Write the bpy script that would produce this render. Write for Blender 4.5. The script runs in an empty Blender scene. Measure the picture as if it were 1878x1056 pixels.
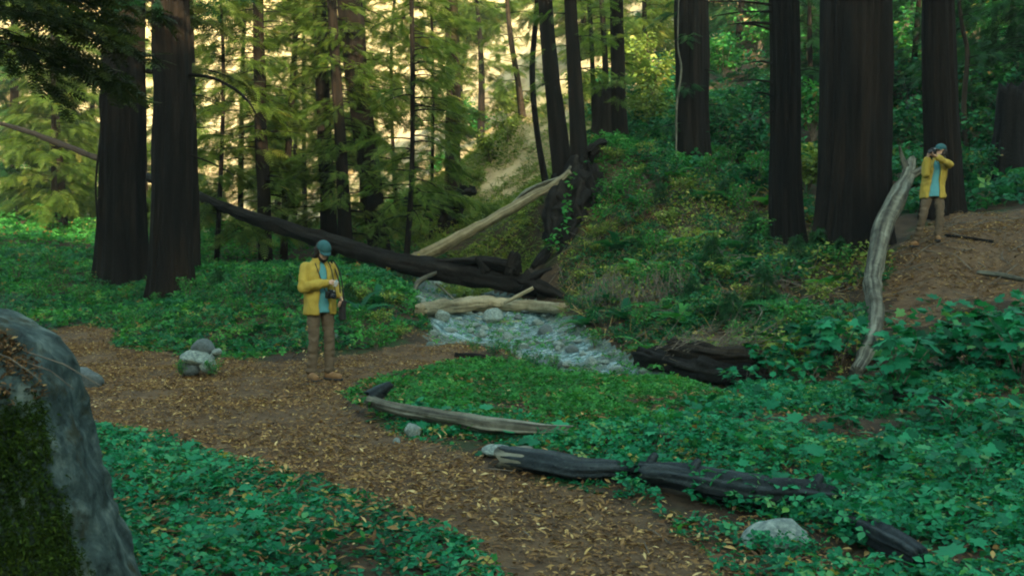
import bpy, bmesh, math, random
import numpy as np
from mathutils import Vector, Matrix, noise as mnoise
random.seed(7); RNG = np.random.default_rng(11)
C = bpy.context.scene.collection
scene = bpy.context.scene
R = math.radians
# ------------------------------------------------------------------ camera, world, sun, exposure
F = 1804.0; CX, CY = 939.0, 528.0; CAMZ = 1.7; PITCH = math.atan(76 / F)
cam = bpy.data.cameras.new('camera'); camo = bpy.data.objects.new('camera', cam); C.objects.link(camo)
cam.sensor_width = 36; cam.lens = 36 * F / 1878.0; cam.clip_start = 0.05; cam.clip_end = 1500
camo.location = (0, 0, CAMZ); camo.rotation_euler = (math.pi / 2 - PITCH, 0, 0)
cam.dof.use_dof = True; cam.dof.focus_distance = 13.0; cam.dof.aperture_fstop = 8.0
scene.camera = camo
SUN_EL = R(15); SUN_DIR = Vector((0.30, -0.954, 0)).normalized()      # horizontal direction towards the sun
w = bpy.data.worlds.new('World'); scene.world = w; w.use_nodes = True
nt = w.node_tree; bg = nt.nodes['Background']; sky = nt.nodes.new('ShaderNodeTexSky')
sky.sky_type = 'NISHITA'; sky.sun_disc = False; sky.sun_elevation = SUN_EL
sky.sun_rotation = math.atan2(SUN_DIR.x, SUN_DIR.y)
tm_ = nt.nodes.new('ShaderNodeVectorMath'); tm_.operation = 'MULTIPLY'; tm_.inputs[1].default_value = (.94, 1.0, .74)      # light filtered green by the forest
nt.links.new(sky.outputs[0], tm_.inputs[0]); nt.links.new(tm_.outputs[0], bg.inputs[0]); bg.inputs[1].default_value = 0.15
sl = bpy.data.lights.new('sun', 'SUN'); sl.energy = 2.7; sl.angle = R(0.5); sl.color = (1.0, 0.78, 0.46)
slo = bpy.data.objects.new('sun', sl); C.objects.link(slo)
sd = Vector((SUN_DIR.x * math.cos(SUN_EL), SUN_DIR.y * math.cos(SUN_EL), math.sin(SUN_EL)))
slo.rotation_euler = sd.to_track_quat('Z', 'Y').to_euler()
vs = scene.view_settings; vs.view_transform = 'Standard'; vs.look = 'None'; vs.gamma = 1; vs.exposure = 2.75
scene.render.film_transparent = False
scene.cycles.max_bounces = 6; scene.cycles.transparent_max_bounces = 4
scene.cycles.filter_width = 2.0

# ------------------------------------------------------------------ projection helpers
cp, sp = math.cos(PITCH), math.sin(PITCH)
def W(px, py, d):
    u = (px - CX) / F; v = -(py - CY) / F
    return np.array([u * d, (cp + v * sp) * d, CAMZ + (v * cp - sp) * d])
# ------------------------------------------------------------------ noise
def _h(ix, iy, iz, s):
    n = (ix * 374761393 + iy * 668265263 + iz * 2147483647 + s * 1274126177) & 0xffffffff
    n = ((n ^ (n >> 13)) * 1274126177) & 0xffffffff
    n = ((n ^ (n >> 15)) * 2246822519) & 0xffffffff
    return ((n ^ (n >> 16)) & 0xffffff) / float(0xffffff)
def vn(x, y, z=0.0, s=0):
    x, y, z = np.broadcast_arrays(np.asarray(x, float), np.asarray(y, float), np.asarray(z, float))
    fx, fy, fz = np.floor(x), np.floor(y), np.floor(z)
    ix, iy, iz = fx.astype(np.int64), fy.astype(np.int64), fz.astype(np.int64)
    tx, ty, tz = x - fx, y - fy, z - fz
    tx = tx * tx * (3 - 2 * tx); ty = ty * ty * (3 - 2 * ty); tz = tz * tz * (3 - 2 * tz)
    r = 0
    for a in (0, 1):
        for b in (0, 1):
            for c in (0, 1):
                r = r + _h(ix + a, iy + b, iz + c, s) * (tx if a else 1 - tx) * (ty if b else 1 - ty) * (tz if c else 1 - tz)
    return r * 2 - 1
def fbm(x, y, z=0.0, s=0, o=4):
    r = 0; a = 1.0; f = 1.0
    for k in range(o):
        r = r + a * vn(np.asarray(x) * f, np.asarray(y) * f, np.asarray(z) * f, s + k * 7); a *= .5; f *= 2.03
    return r
def sstep(a, b, x):
    t = np.clip((x - a) / (b - a), 0, 1); return t * t * (3 - 2 * t)

# ------------------------------------------------------------------ trees: (key, depth, [(px,py) base..up], width px base, width px top)
TREES = [
 ('a', 24, [(224, 525), (222, 380), (226, 150), (226, 0)], 88, 70),
 ('b', 22, [(312, 548), (312, 380), (316, 150), (312, 0)], 76, 64),
 ('b2', 26, [(352, 500), (350, 300), (345, 100), (342, 0)], 30, 22),
 ('c', 30, [(487, 495), (484, 360), (476, 180), (474, 0)], 27, 20),
 ('d', 32, [(520, 470), (524, 350), (534, 200), (545, 0)], 14, 10),
 ('e', 31, [(606, 475), (602, 360), (592, 180), (584, 0)], 33, 24),
 ('f', 29, [(636, 492), (630, 360), (618, 160), (608, 0)], 28, 17),
 ('g', 30, [(697, 462), (680, 330), (658, 170), (642, 0)], 40, 46),
 ('h', 27, [(745, 472), (755, 330), (757, 150), (755, 0)], 11, 8),
 ('i', 35, [(830, 400), (830, 290), (832, 150), (828, 0)], 36, 24),
 ('j', 42, [(958, 215), (950, 150), (938, 80), (930, 0)], 13, 8),
 ('k', 27, [(1034, 330), (1022, 230), (1008, 110), (1000, 0)], 40, 26),
 ('l', 28.5, [(1003, 345), (985, 240), (976, 130), (985, 0)], 13, 9),
 ('m', 26, [(1064, 345), (1060, 250), (1052, 120), (1046, 0)], 36, 22),
 ('n', 34, [(1092, 262), (1088, 160), (1084, 60), (1080, 0)], 11, 8),
 ('o', 33, [(1117, 258), (1112, 160), (1107, 60), (1103, 0)], 15, 9),
 ('p', 29, [(1142, 325), (1136, 220), (1132, 110), (1130, 0)], 36, 24),
 ('q', 30, [(1272, 308), (1270, 210), (1270, 110), (1268, 0)], 66, 58),
 ('r', 21, [(1444, 462), (1440, 330), (1440, 150), (1438, 0)], 62, 50),
 ('s', 18.5, [(1562, 470), (1566, 330), (1568, 150), (1570, 0)], 136, 120),
 ('t', 20.5, [(1728, 395), (1728, 280), (1722, 120), (1720, 0)], 74, 54),
 ('u', 28, [(1775, 300), (1768, 200), (1774, 100), (1762, 30)], 12, 7),
]
STUMP = (24.5, (1856, 335), 66)
# ------------------------------------------------------------------ terrain height from control points
CP = []
def c(px, py, d): CP.append(tuple(W(px, py, d)))
for k, d, pts, wb, wt in TREES: c(pts[0][0], pts[0][1], d)
for p in [(600,700,12.2),(760,640,15.5),(150,605,18.5),(50,460,30),(50,560,21.5),(400,655,15),(400,570,18.5),(240,640,16),(560,505,22),(700,530,20),
  (640,600,16.8),(500,620,16),(700,600,17),(840,628,17.2),
  (820,612,19),(950,605,20),(1000,650,17),(1035,672,15.8),(900,568,22.5),(870,540,25),(790,500,28),(1010,570,22),
  (870,430,33),(900,380,36),(960,330,38),(930,470,28),(1000,440,27),(955,240,46),(1000,190,47),
  (1100,200,40),(1050,425,24.5),(1180,250,34),
  (1150,600,17.5),(1080,560,20),(1200,500,19.8),(1200,400,23.5),(1300,450,20.5),(1350,350,25),(1400,240,33),(1330,560,16.5),(1450,560,15.5),
  (1250,690,13.6),(1130,675,15.3),(1400,690,12.6),(1330,640,14.6),(1575,708,11.6),(1600,560,14.8),(1520,620,13.4),(1650,470,16.9),(1700,452,16.7),(1850,520,14.8),
  (1850,600,12.5),(1850,700,10),(1850,850,7.4),(1800,392,20),(1700,388,21.3),(1900,385,20),(1800,350,24),(1680,330,25),(1850,335,24.5),(1850,200,36),
  (1850,0,58),(1600,100,50),(1400,50,56),(1300,200,40),(1200,100,52),(1050,120,50),(1200,0,64),(1500,200,38),(1620,250,32),
  (600,440,40),(300,430,45),(100,430,42),(0,400,52),(700,400,50),(200,470,30),
  (850,385,58),(500,390,70),(200,380,75),(850,250,90),(500,260,100),(150,230,110),(850,100,125),(500,80,135),(150,60,145),(1000,60,80),
  (900,650,15.6),(1200,740,10.6),(900,720,11.6),(900,790,9.1),(1300,830,8.2),(1400,930,6.6)]: c(*p)
CP += [(0,-6,0),(0,0,0),(-4,-2,.1),(4,-2,.1),(-2,3.5,.05),(0,5,0),(2,5,0),(4,5.5,.08),(-4,6,.05),(-3,9,0),(0,9,.0),(-7,10,.1),(-8,5,.4),(-6,13,0.05),
  (-14,16,.9),(-20,8,3),(-22,30,3),(8,2,.3),(12,8,1.6),(16,0,4),(20,20,6.5),(30,35,14),(35,10,14),
  (0,-18,2),(-20,-12,5),(20,-14,7),(0,-36,16),(-40,-30,22),(40,-30,24),(-45,20,14),(-60,60,20),(60,20,34),(60,70,42),(40,100,44),(0,170,62),(-70,170,66),(-110,100,45),(-120,20,48),
  (0,-60,28),(-50,-62,28),(20,-61,29),(34,-61,36),(50,-62,38),(110,-60,42),(-110,-62,36),(0,-90,29),(100,0,48),(110,100,60),(0,-180,30),(-150,-150,30),(150,-150,30),(-230,40,60),(240,50,60),(-200,200,80),(0,215,80),(200,200,80)]  # includes an added, unseen ridge behind the camera, shaped to shade the valley
CP = np.array(CP)
def _phi(r2): return np.sqrt(r2 + 1.2 ** 2)
_n = len(CP)
_A = _phi(((CP[:, None, :2] - CP[None, :, :2]) ** 2).sum(-1)); _A += np.eye(_n) * -0.02
_P = np.c_[np.ones(_n), CP[:, :2] / 50.0]
_M = np.zeros((_n + 3, _n + 3)); _M[:_n, :_n] = _A; _M[:_n, _n:] = _P; _M[_n:, :_n] = _P.T
_S = np.linalg.solve(_M, np.r_[CP[:, 2], 0, 0, 0])
def H0(x, y):
    x = np.atleast_1d(np.asarray(x, float)); y = np.atleast_1d(np.asarray(y, float)); sh = x.shape
    x = x.ravel(); y = y.ravel(); out = np.empty(len(x))
    for i in range(0, len(x), 20000):
        X, Y = x[i:i + 20000], y[i:i + 20000]
        out[i:i + 20000] = _phi((X[:, None] - CP[None, :, 0]) ** 2 + (Y[:, None] - CP[None, :, 1]) ** 2) @ _S[:_n] + _S[_n] + _S[_n + 1] * X / 50 + _S[_n + 2] * Y / 50
    far = sstep(14, 60, np.hypot(x, y))
    out += 0.035 * fbm(x * .9, y * .9, 0, 3, 3) + far * 0.5 * fbm(x * .25, y * .25, 0, 9, 4)
    out += 0.10 * sstep(2, 8, x) * sstep(8, 13, y) * fbm(x * 1.1, y * 1.1, 0, 21, 4) 
    return out.reshape(sh)
_ts = np.geomspace(2.0, 260, 700)
def hit(px, py, f=None):
    f = f or H0
    P = np.array([W(px, py, t) for t in _ts]); h = f(P[:, 0], P[:, 1])
    i = np.argmax(P[:, 2] < h)
    if not (P[:, 2] < h).any(): i = len(_ts) - 1
    i = max(i, 1); a = P[i - 1, 2] - h[i - 1]; b = P[i, 2] - h[i]
    t = a / (a - b) if a != b else 0
    return P[i - 1] * (1 - t) + P[i] * t
def poly(pts, extra=()):
    return np.array([hit(*p)[:2] for p in pts] + list(extra))
PATH = poly([(1330,1056),(1290,990),(1230,945),(1100,900),(1000,872),(905,850),(850,822),(740,800),(650,762),(628,728),(645,700),(720,680),(850,655),
             (900,640),(840,630),(720,635),(640,652),(540,662),(330,652),(215,637),(205,600),(150,594),(90,606),(20,640)],
            [(-9.5, 11.5), (-7.5, 7.5)]).tolist()
PATH = np.array(PATH + poly([(165,778),(320,802),(420,832),(520,862),(640,892),(760,942),(880,992),(900,1056)]).tolist() + [[0.1, 4], [0.3, -6], [2.4, -6], [1.6, 4]])
PATH2 = poly([(1640,600),(1632,520),(1640,470),(1700,412),(1780,392),(1878,386),(1990,390),(2050,540),(1878,562),(1760,545),(1700,595)])
CREEK = poly([(785,628),(860,624),(940,634),(970,668),(1030,684),(1140,682),(1230,694),(1330,716),(1280,690),(1190,662),(1110,625),(1060,590),(1020,572),
              (985,552),(900,535),(830,520),(780,505),(745,520),(775,570),(795,600)])
def sdf(x, y, P):      # positive inside
    x = np.asarray(x, float); y = np.asarray(y, float); d = np.full(x.shape, 1e9); ins = np.zeros(x.shape, bool)
    n = len(P)
    for i in range(n):
        ax, ay = P[i]; bx, by = P[(i + 1) % n]; ex, ey = bx - ax, by - ay
        t = np.clip(((x - ax) * ex + (y - ay) * ey) / (ex * ex + ey * ey + 1e-12), 0, 1)
        d = np.minimum(d, np.hypot(x - ax - t * ex, y - ay - t * ey))
        cond = ((ay > y) != (by > y)) & (x < ex * (y - ay) / (ey if ey else 1e-12) + ax)
        ins ^= cond
    return np.where(ins, d, -d)
def H(x, y):
    x = np.atleast_1d(np.asarray(x, float)); y = np.atleast_1d(np.asarray(y, float))
    z = H0(x, y)
    sc = sdf(x, y, CREEK); z = z - 0.14 * sstep(-.35, .35, sc) + (sc > 0) * 0.05 * fbm(x * 2.2, y * 2.2, 0, 5, 3)
    z = z - 0.02 * sstep(-.2, .2, sdf(x, y, PATH))
    return z
def gz(x, y): return float(H(x, y)[0])
def ground(px, py):
    p = hit(px, py, H); p[2] = gz(p[0], p[1]); return p

# ------------------------------------------------------------------ object helpers
def tag(o, label=None, cat=None, group=None, kind=None):
    if label: o['label'] = label
    if cat: o['category'] = cat
    if group: o['group'] = group
    if kind: o['kind'] = kind
    return o
def empty(name, loc, rz=0, **k):
    o = bpy.data.objects.new(name, None); C.objects.link(o); o.location = loc; o.rotation_euler = (0, 0, rz)
    o.empty_display_size = .1
    return tag(o, **k)
def mk(name, V, Fs, mat, parent=None, smooth=False, rnd=None, loc=None):
    V = np.asarray(V, np.float32)
    if not isinstance(Fs, list): Fs = [Fs]
    Fs = [np.asarray(f, np.int32) for f in Fs if len(f)]
    me = bpy.data.meshes.new(name); me.vertices.add(len(V)); me.vertices.foreach_set('co', V.ravel())
    nl = sum(f.size for f in Fs); npoly = sum(len(f) for f in Fs)
    me.loops.add(nl); me.loops.foreach_set('vertex_index', np.concatenate([f.ravel() for f in Fs]))
    me.polygons.add(npoly)
    tot = np.concatenate([np.full(len(f), f.shape[1], np.int32) for f in Fs])
    me.polygons.foreach_set('loop_start', np.concatenate([[0], np.cumsum(tot)[:-1]]).astype(np.int32))
    if rnd is not None:
        a = me.attributes.new('rnd', 'FLOAT', 'POINT'); a.data.foreach_set('value', np.asarray(rnd, np.float32))
    me.update(calc_edges=True); me.validate()
    me.polygons.foreach_set('use_smooth', np.full(npoly, bool(smooth)))
    if mat: me.materials.append(mat)
    o = bpy.data.objects.new(name, me); C.objects.link(o)
    if parent: o.parent = parent
    if loc is not None: o.location = loc
    return o
class Bag:                     # collects geometry in one part
    def __init__(s): s.V = []; s.Q = []; s.T = []; s.r = []; s.n = 0
    def add(s, V, Q=None, T=None, r=0.5):
        V = np.asarray(V, float); s.V.append(V)
        if Q is not None and len(Q): s.Q.append(np.asarray(Q) + s.n)
        if T is not None and len(T): s.T.append(np.asarray(T) + s.n)
        s.r.append(np.broadcast_to(np.asarray(r, float), (len(V),))); s.n += len(V)
    def build(s, name, mat, parent=None, smooth=False, loc=None, origin=None):
        V = np.concatenate(s.V)
        if origin is not None: V = V - np.asarray(origin)
        Fs = []
        if s.Q: Fs.append(np.concatenate(s.Q))
        if s.T: Fs.append(np.concatenate(s.T))
        return mk(name, V, Fs, mat, parent, smooth, np.concatenate(s.r), loc)
def resample(P, n):
    P = np.asarray(P, float); m = len(P)
    # Catmull-Rom
    t = np.linspace(0, m - 1, n); i = np.clip(t.astype(int), 0, m - 2); f = (t - i)[:, None]
    g = lambda k: P[np.clip(k, 0, m - 1)]
    p0, p1, p2, p3 = g(i - 1), g(i), g(i + 1), g(i + 2)
    return .5 * ((2 * p1) + (-p0 + p2) * f + (2 * p0 - 5 * p1 + 4 * p2 - p3) * f ** 2 + (-p0 + 3 * p1 - 3 * p2 + p3) * f ** 3)
def tube(P, rad, seg=12, amp=0.0, fa=6.0, fl=0.6, seed=0, cap=True, rag=0.0):
    P = np.asarray(P, float); n = len(P); rad = np.broadcast_to(np.asarray(rad, float), (n,))
    T = np.gradient(P, axis=0); T /= np.linalg.norm(T, axis=1)[:, None] + 1e-9
    up = np.array([0, 0, 1.]) if abs(T[0, 2]) < .8 else np.array([1., 0, 0])
    L = np.r_[0, np.cumsum(np.linalg.norm(np.diff(P, axis=0), axis=1))]
    a = np.linspace(0, 2 * np.pi, seg, endpoint=False)
    V = np.empty((n, seg, 3)); u = np.cross(T[0], up); u /= np.linalg.norm(u)
    for i in range(n):
        u = u - T[i] * (u @ T[i]); u /= np.linalg.norm(u); v = np.cross(T[i], u)
        ca, sa = np.cos(a), np.sin(a)
        r = rad[i] * np.ones(seg)
        if amp:
            r = r * (1 + amp * fbm(ca * fa * .5 + 50, sa * fa * .5, L[i] * fl, seed, 3) + amp * .6 * (np.abs(vn(ca * fa * 1.6, sa * fa * 1.6, L[i] * fl * .6, seed + 5)) - .4))
        V[i] = P[i] + r[:, None] * (ca[:, None] * u + sa[:, None] * v)
        if i in (0, n - 1) and rag:
            V[i] += T[i] * (rag * rad[i] * vn(ca * 4, sa * 4, i, seed + 9))[:, None] * (1 if i else -1)
    V = V.reshape(-1, 3)
    j = np.arange(seg); j2 = (j + 1) % seg
    Q = np.concatenate([np.stack([i * seg + j, i * seg + j2, (i + 1) * seg + j2, (i + 1) * seg + j], 1) for i in range(n - 1)])
    Tt = []
    if cap:
        V = np.r_[V, [P[0] + T[0] * rad[0] * .12], [P[-1] - T[-1] * rad[-1] * .12]]; b = n * seg
        Tt = np.concatenate([np.stack([j2, j, np.full(seg, b)], 1), np.stack([(n - 1) * seg + j, (n - 1) * seg + j2, np.full(seg, b + 1)], 1)])
    return V, Q, Tt
def streaks(P, seg, n, seed, extra):
    a = np.linspace(0, 2 * np.pi, seg, endpoint=False); L = np.r_[0, np.cumsum(np.linalg.norm(np.diff(P, axis=0), axis=1))]
    A, LL = np.meshgrid(a, L); r = .5 + .42 * fbm(np.cos(A) * 5, np.sin(A) * 5, LL * .9, seed, 3)
    return np.r_[np.clip(r.ravel(), 0, 1), np.full(extra, .5)]
def rotm(yaw, pitch, roll):
    cy, sy, cpp, spp, cr, sr = np.cos(yaw), np.sin(yaw), np.cos(pitch), np.sin(pitch), np.cos(roll), np.sin(roll)
    n = len(yaw); Z = np.zeros((n, 3, 3)); X = Z.copy(); Y = Z.copy()
    Z[:, 0, 0] = cy; Z[:, 0, 1] = -sy; Z[:, 1, 0] = sy; Z[:, 1, 1] = cy; Z[:, 2, 2] = 1
    X[:, 0, 0] = 1; X[:, 1, 1] = cpp; X[:, 1, 2] = -spp; X[:, 2, 1] = spp; X[:, 2, 2] = cpp
    Y[:, 1, 1] = 1; Y[:, 0, 0] = cr; Y[:, 0, 2] = sr; Y[:, 2, 0] = -sr; Y[:, 2, 2] = cr
    return Z @ X @ Y
def scatter(bag, tmpl, pos, yaw, pitch, roll, scale, r=None):
    TV, TQ, TT = tmpl; n = len(pos)
    if n == 0: return
    M = rotm(np.broadcast_to(yaw, (n,)), np.broadcast_to(pitch, (n,)), np.broadcast_to(roll, (n,)))
    sc = np.asarray(scale, float)
    sc = np.broadcast_to(sc if sc.ndim == 2 else np.broadcast_to(sc, (n,))[:, None], (n, 3))
    V = np.einsum('nij,nkj->nki', M, TV[None] * sc[:, None, :]) + np.asarray(pos)[:, None, :]
    k = len(TV); off = (np.arange(n) * k)[:, None, None]
    Q = (np.asarray(TQ)[None] + off).reshape(-1, 4) if len(TQ) else None
    T = (np.asarray(TT)[None] + off).reshape(-1, 3) if len(TT) else None
    if r is None: r = RNG.random(n)
    bag.add(V.reshape(-1, 3), Q, T, np.repeat(r, k))
# ------------------------------------------------------------------ templates (unit: length 1 along +y, normal +z)
def t_leaf(wd=.32, fold=.07):
    V = np.array([[0, 0, 0], [wd * .8, .3, fold], [wd, .55, fold], [0, 1, -.06], [-wd, .55, fold], [-wd * .8, .3, fold], [0, .5, -.02]])
    return V, [], [[0, 1, 6], [1, 2, 6], [2, 3, 6], [3, 4, 6], [4, 5, 6], [5, 0, 6]]
def t_maple():
    o = [(0, -.02), (.22, -.12), (.42, .02), (.32, .14), (.56, .34), (.34, .42), (.42, .74), (.16, .66), (0, 1.02), (-.16, .66), (-.42, .74), (-.34, .42), (-.56, .34), (-.32, .14), (-.42, .02), (-.22, -.12)]
    V = [(x, y, .10 * abs(x) - .10 * y * y) for x, y in o] + [(0, .3, .03)]
    n = len(o); return np.array(V), [], [[i, (i + 1) % n, n] for i in range(n)]
def t_tri():
    Vs = []; Ts = []; L = t_leaf(.36, .10)
    for a, s in ((0, .62), (1.75, .5), (-1.75, .5)):
        ca, sa = math.cos(a), math.sin(a); v = L[0] * s; v = v + np.array([0, .05, 0])
        Ts += [[q + len(Vs) for q in t] for t in L[2]]
        Vs += [(ca * p[0] - sa * p[1], sa * p[0] + ca * p[1] + .35, p[2]) for p in v]
    return np.array(Vs), [], Ts
def t_spray(n=7, ln=.34, wd=.045, droop=.25):
    V = []; Q = []
    for i in range(n):
        y = .06 + .86 * i / (n - 1); l = ln * (1 - .55 * abs(y - .35) / .65); z = -droop * y * y
        for s in (-1, 1):
            b = len(V); dx, dy = s * l * .86, l * .5
            V += [(0, y - wd, z), (0, y + wd, z), (dx, y + dy + wd * .5, z - .10 * l), (dx, y + dy - wd * .5, z - .10 * l)]
            Q.append([b, b + 1, b + 2, b + 3] if s < 0 else [b + 3, b + 2, b + 1, b])
    b = len(V); V += [(-wd * .6, .9, -droop * .8), (wd * .6, .9, -droop * .8), (wd * .3, 1.1, -droop * 1.2), (-wd * .3, 1.1, -droop * 1.2)]; Q.append([b, b + 1, b + 2, b + 3])
    return np.array(V), Q, []
def t_fern(n=13):
    V = []; Q = []
    pos = lambda y: (y * .9, .55 * y - .75 * y * y)
    for i in range(n):
        t = .12 + .86 * i / (n - 1); y, z = pos(t); l = .22 * math.sin(math.pi * min(1, t * .75 + .2)) + .02
        for s in (-1, 1):
            b = len(V); V += [(0, y - .025, z), (0, y + .025, z), (s * l * .6, y + .05 + l * .15, z - .01), (s * l, y + l * .3, z - .05), (s * l * .6, y - .0 + l * .15, z - .01)]
            Q.append([b, b + 1, b + 2, b + 4] if s < 0 else [b + 4, b + 2, b + 1, b])
            Q.append([b + 2, b + 3, b + 3, b + 4])
    Q = [q for q in Q if len(set(q)) == 4]
    return np.array(V), Q, []
def t_blade():
    return np.array([[-.03, 0, 0], [.03, 0, 0], [.022, .55, .0], [-.022, .55, 0], [.0, 1, -.12]]), [[0, 1, 2, 3]], [[3, 2, 4]]
LEAF, NARROW, MAPLE, TRI, SPRAY, FERN, BLADE = t_leaf(), t_leaf(.16, .05), t_maple(), t_tri(), t_spray(), t_fern(), t_blade()
SPRAYB = t_spray(5, .42, .075, .15)
# ------------------------------------------------------------------ materials
def nodes(name):
    m = bpy.data.materials.new(name); m.use_nodes = True; t = m.node_tree; b = t.nodes['Principled BSDF']
    return m, t, b
def ramp(t, stops, fac):
    r = t.nodes.new('ShaderNodeValToRGB'); e = r.color_ramp.elements
    while len(e) < len(stops): e.new(.5)
    for k, (p, cl) in enumerate(stops): e[k].position = p; e[k].color = (*cl, 1)
    t.links.new(fac, r.inputs[0]); return r.outputs[0]
def noise_tex(t, scale, detail=6, rough=.6, vec=None, mscale=None, dist=0):
    n = t.nodes.new('ShaderNodeTexNoise'); n.inputs['Scale'].default_value = scale; n.inputs['Detail'].default_value = detail; n.inputs['Roughness'].default_value = rough
    n.inputs['Distortion'].default_value = dist
    if vec is None: vec = t.nodes.new('ShaderNodeTexCoord').outputs['Object']
    if mscale:
        mp = t.nodes.new('ShaderNodeMapping'); mp.inputs['Scale'].default_value = mscale; t.links.new(vec, mp.inputs[0]); vec = mp.outputs[0]
    t.links.new(vec, n.inputs['Vector']); return n.outputs[0]
def mixc(t, fac, a, b):
    m = t.nodes.new('ShaderNodeMix'); m.data_type = 'RGBA'
    if hasattr(fac, 'links'): t.links.new(fac, m.inputs[0])
    else: m.inputs[0].default_value = fac
    for s, v in ((m.inputs[6], a), (m.inputs[7], b)):
        if hasattr(v, 'links'): t.links.new(v, s)
        else: s.default_value = (*v, 1)
    return m.outputs[2]
def bump(t, b, h, strength=.6, dist=.05):
    n = t.nodes.new('ShaderNodeBump'); n.inputs['Strength'].default_value = strength; n.inputs['Distance'].default_value = dist
    t.links.new(h, n.inputs['Height']); t.links.new(n.outputs[0], b.inputs['Normal'])
def leaf_mat(name, stops, trans=.3, rough=.55, tcol=1.6):
    m, t, b = nodes(name); a = t.nodes.new('ShaderNodeAttribute'); a.attribute_name = 'rnd'
    col = ramp(t, stops, a.outputs['Fac'])
    t.links.new(col, b.inputs['Base Color']); b.inputs['Roughness'].default_value = rough; b.inputs['Specular IOR Level'].default_value = .12
    tr = t.nodes.new('ShaderNodeBsdfTranslucent'); v = t.nodes.new('ShaderNodeVectorMath'); v.operation = 'MULTIPLY'; v.inputs[1].default_value = (tcol * 1.1, tcol, tcol * .5)
    t.links.new(col, v.inputs[0]); t.links.new(v.outputs[0], tr.inputs[0])
    mx = t.nodes.new('ShaderNodeMixShader'); mx.inputs[0].default_value = trans
    t.links.new(b.outputs[0], mx.inputs[1]); t.links.new(tr.outputs[0], mx.inputs[2]); t.links.new(mx.outputs[0], t.nodes['Material Output'].inputs[0])
    return m
def rough_mat(name, stops, scale=6, ms=None, bs=.5, bd=.03, bscale=None, rough=.9, dist=0, spec=.2, over=None, streak=0):
    m, t, b = nodes(name); n = noise_tex(t, scale, 8, .65, None, ms, dist)
    if streak:
        a_ = t.nodes.new('ShaderNodeAttribute'); a_.attribute_name = 'rnd'; mm = t.nodes.new('ShaderNodeMix'); mm.inputs[0].default_value = streak; t.links.new(n, mm.inputs[2]); t.links.new(a_.outputs['Fac'], mm.inputs[3]); n = mm.outputs[0]
    col = ramp(t, stops, n)
    if over:       # (scale, threshold lo, hi, colour)
        n3 = noise_tex(t, over[0], 5, .6); f = ramp(t, [(over[1], (0, 0, 0)), (over[2], (1, 1, 1))], n3); col = mixc(t, f, col, over[3])
    t.links.new(col, b.inputs['Base Color']); b.inputs['Roughness'].default_value = rough; b.inputs['Specular IOR Level'].default_value = spec
    n2 = noise_tex(t, bscale or scale * 2.5, 8, .7, None, ms); bump(t, b, n2, bs, bd)
    return m
def plain(name, col, rough=.8, var=.25, scale=14, spec=.3, bs=.3, bd=.01):
    return rough_mat(name, [(.3, tuple(x * (1 - var) for x in col)), (.7, tuple(min(1, x * (1 + var)) for x in col))], scale, None, bs, bd, rough=rough, spec=spec)
M = {}
M['soil'] = rough_mat('forest_soil', [(.25, (.018, .012, .008)), (.5, (.05, .032, .018)), (.75, (.10, .065, .035))], 3.0, None, .8, .06, 22, over=(1.1, .5, .62, (.02, .045, .012)))
M['path'] = rough_mat('path_dirt', [(.25, (.045, .026, .014)), (.48, (.105, .063, .033)), (.7, (.165, .105, .055)), (.85, (.23, .155, .08))], 5.0, None, .8, .04, 34)
M['bed'] = rough_mat('creek_gravel', [(.3, (.04, .06, .055)), (.5, (.12, .17, .15)), (.72, (.26, .31, .25))], 7.0, None, .9, .06, 16)
M['hill'] = rough_mat('dry_hillside', [(.3, (.30, .21, .11)), (.5, (.47, .36, .20)), (.72, (.60, .49, .30))], .5, None, .3, .3, 2.5, over=(.10, .58, .70, (.22, .23, .09)))
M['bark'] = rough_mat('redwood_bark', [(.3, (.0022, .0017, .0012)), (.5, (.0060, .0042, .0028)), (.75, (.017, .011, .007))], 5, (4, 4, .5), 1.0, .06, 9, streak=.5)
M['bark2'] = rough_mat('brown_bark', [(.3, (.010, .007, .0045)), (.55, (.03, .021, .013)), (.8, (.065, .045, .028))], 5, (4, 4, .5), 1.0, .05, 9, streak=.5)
M['burnt'] = rough_mat('charred_wood', [(.35, (.003, .0025, .002)), (.6, (.009, .0075, .006)), (.8, (.032, .027, .022))], 7, (1, 1, 1), 1.0, .05, 14, rough=.85, streak=.5)
M['bluewood'] = rough_mat('weathered_dark_wood', [(.3, (.008, .012, .014)), (.55, (.028, .04, .045)), (.8, (.08, .10, .10))], 8, (1, 1, 1), 1.0, .05, 18, rough=.8, streak=.5)
M['pale'] = rough_mat('bleached_wood', [(.25, (.06, .05, .03)), (.48, (.21, .18, .11)), (.72, (.36, .32, .21))], 6, (1, 1, 1), .7, .03, 20, rough=.8, streak=.5)
M['greywood'] = rough_mat('grey_weathered_wood', [(.30, (.022, .020, .015)), (.46, (.070, .068, .05)), (.56, (.13, .128, .095)), (.72, (.22, .22, .165))], 6, (1, 1, 1), .8, .03, 20, rough=.8, streak=.5)
M['twig'] = rough_mat('dead_twig', [(.3, (.05, .04, .03)), (.7, (.20, .17, .13))], 9)
M['stone'] = rough_mat('creek_stone', [(.3, (.07, .10, .095)), (.5, (.17, .22, .20)), (.72, (.36, .42, .36))], 5, None, .6, .03, 18, rough=.75)
M['darkstone'] = rough_mat('dark_stone', [(.3, (.05, .065, .065)), (.6, (.12, .15, .15)), (.8, (.2, .23, .22))], 6, None, .7, .03, 18, rough=.75)
M['boulder'] = rough_mat('boulder_stone', [(.30, (.016, .028, .026)), (.42, (.042, .070, .064)), (.53, (.085, .13, .12)), (.68, (.23, .30, .26))], 8, (1, 1, .7), 1.0, .06, 40, rough=.9, dist=.4, over=(3.4, .56, .64, (.05, .055, .03)))
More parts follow.
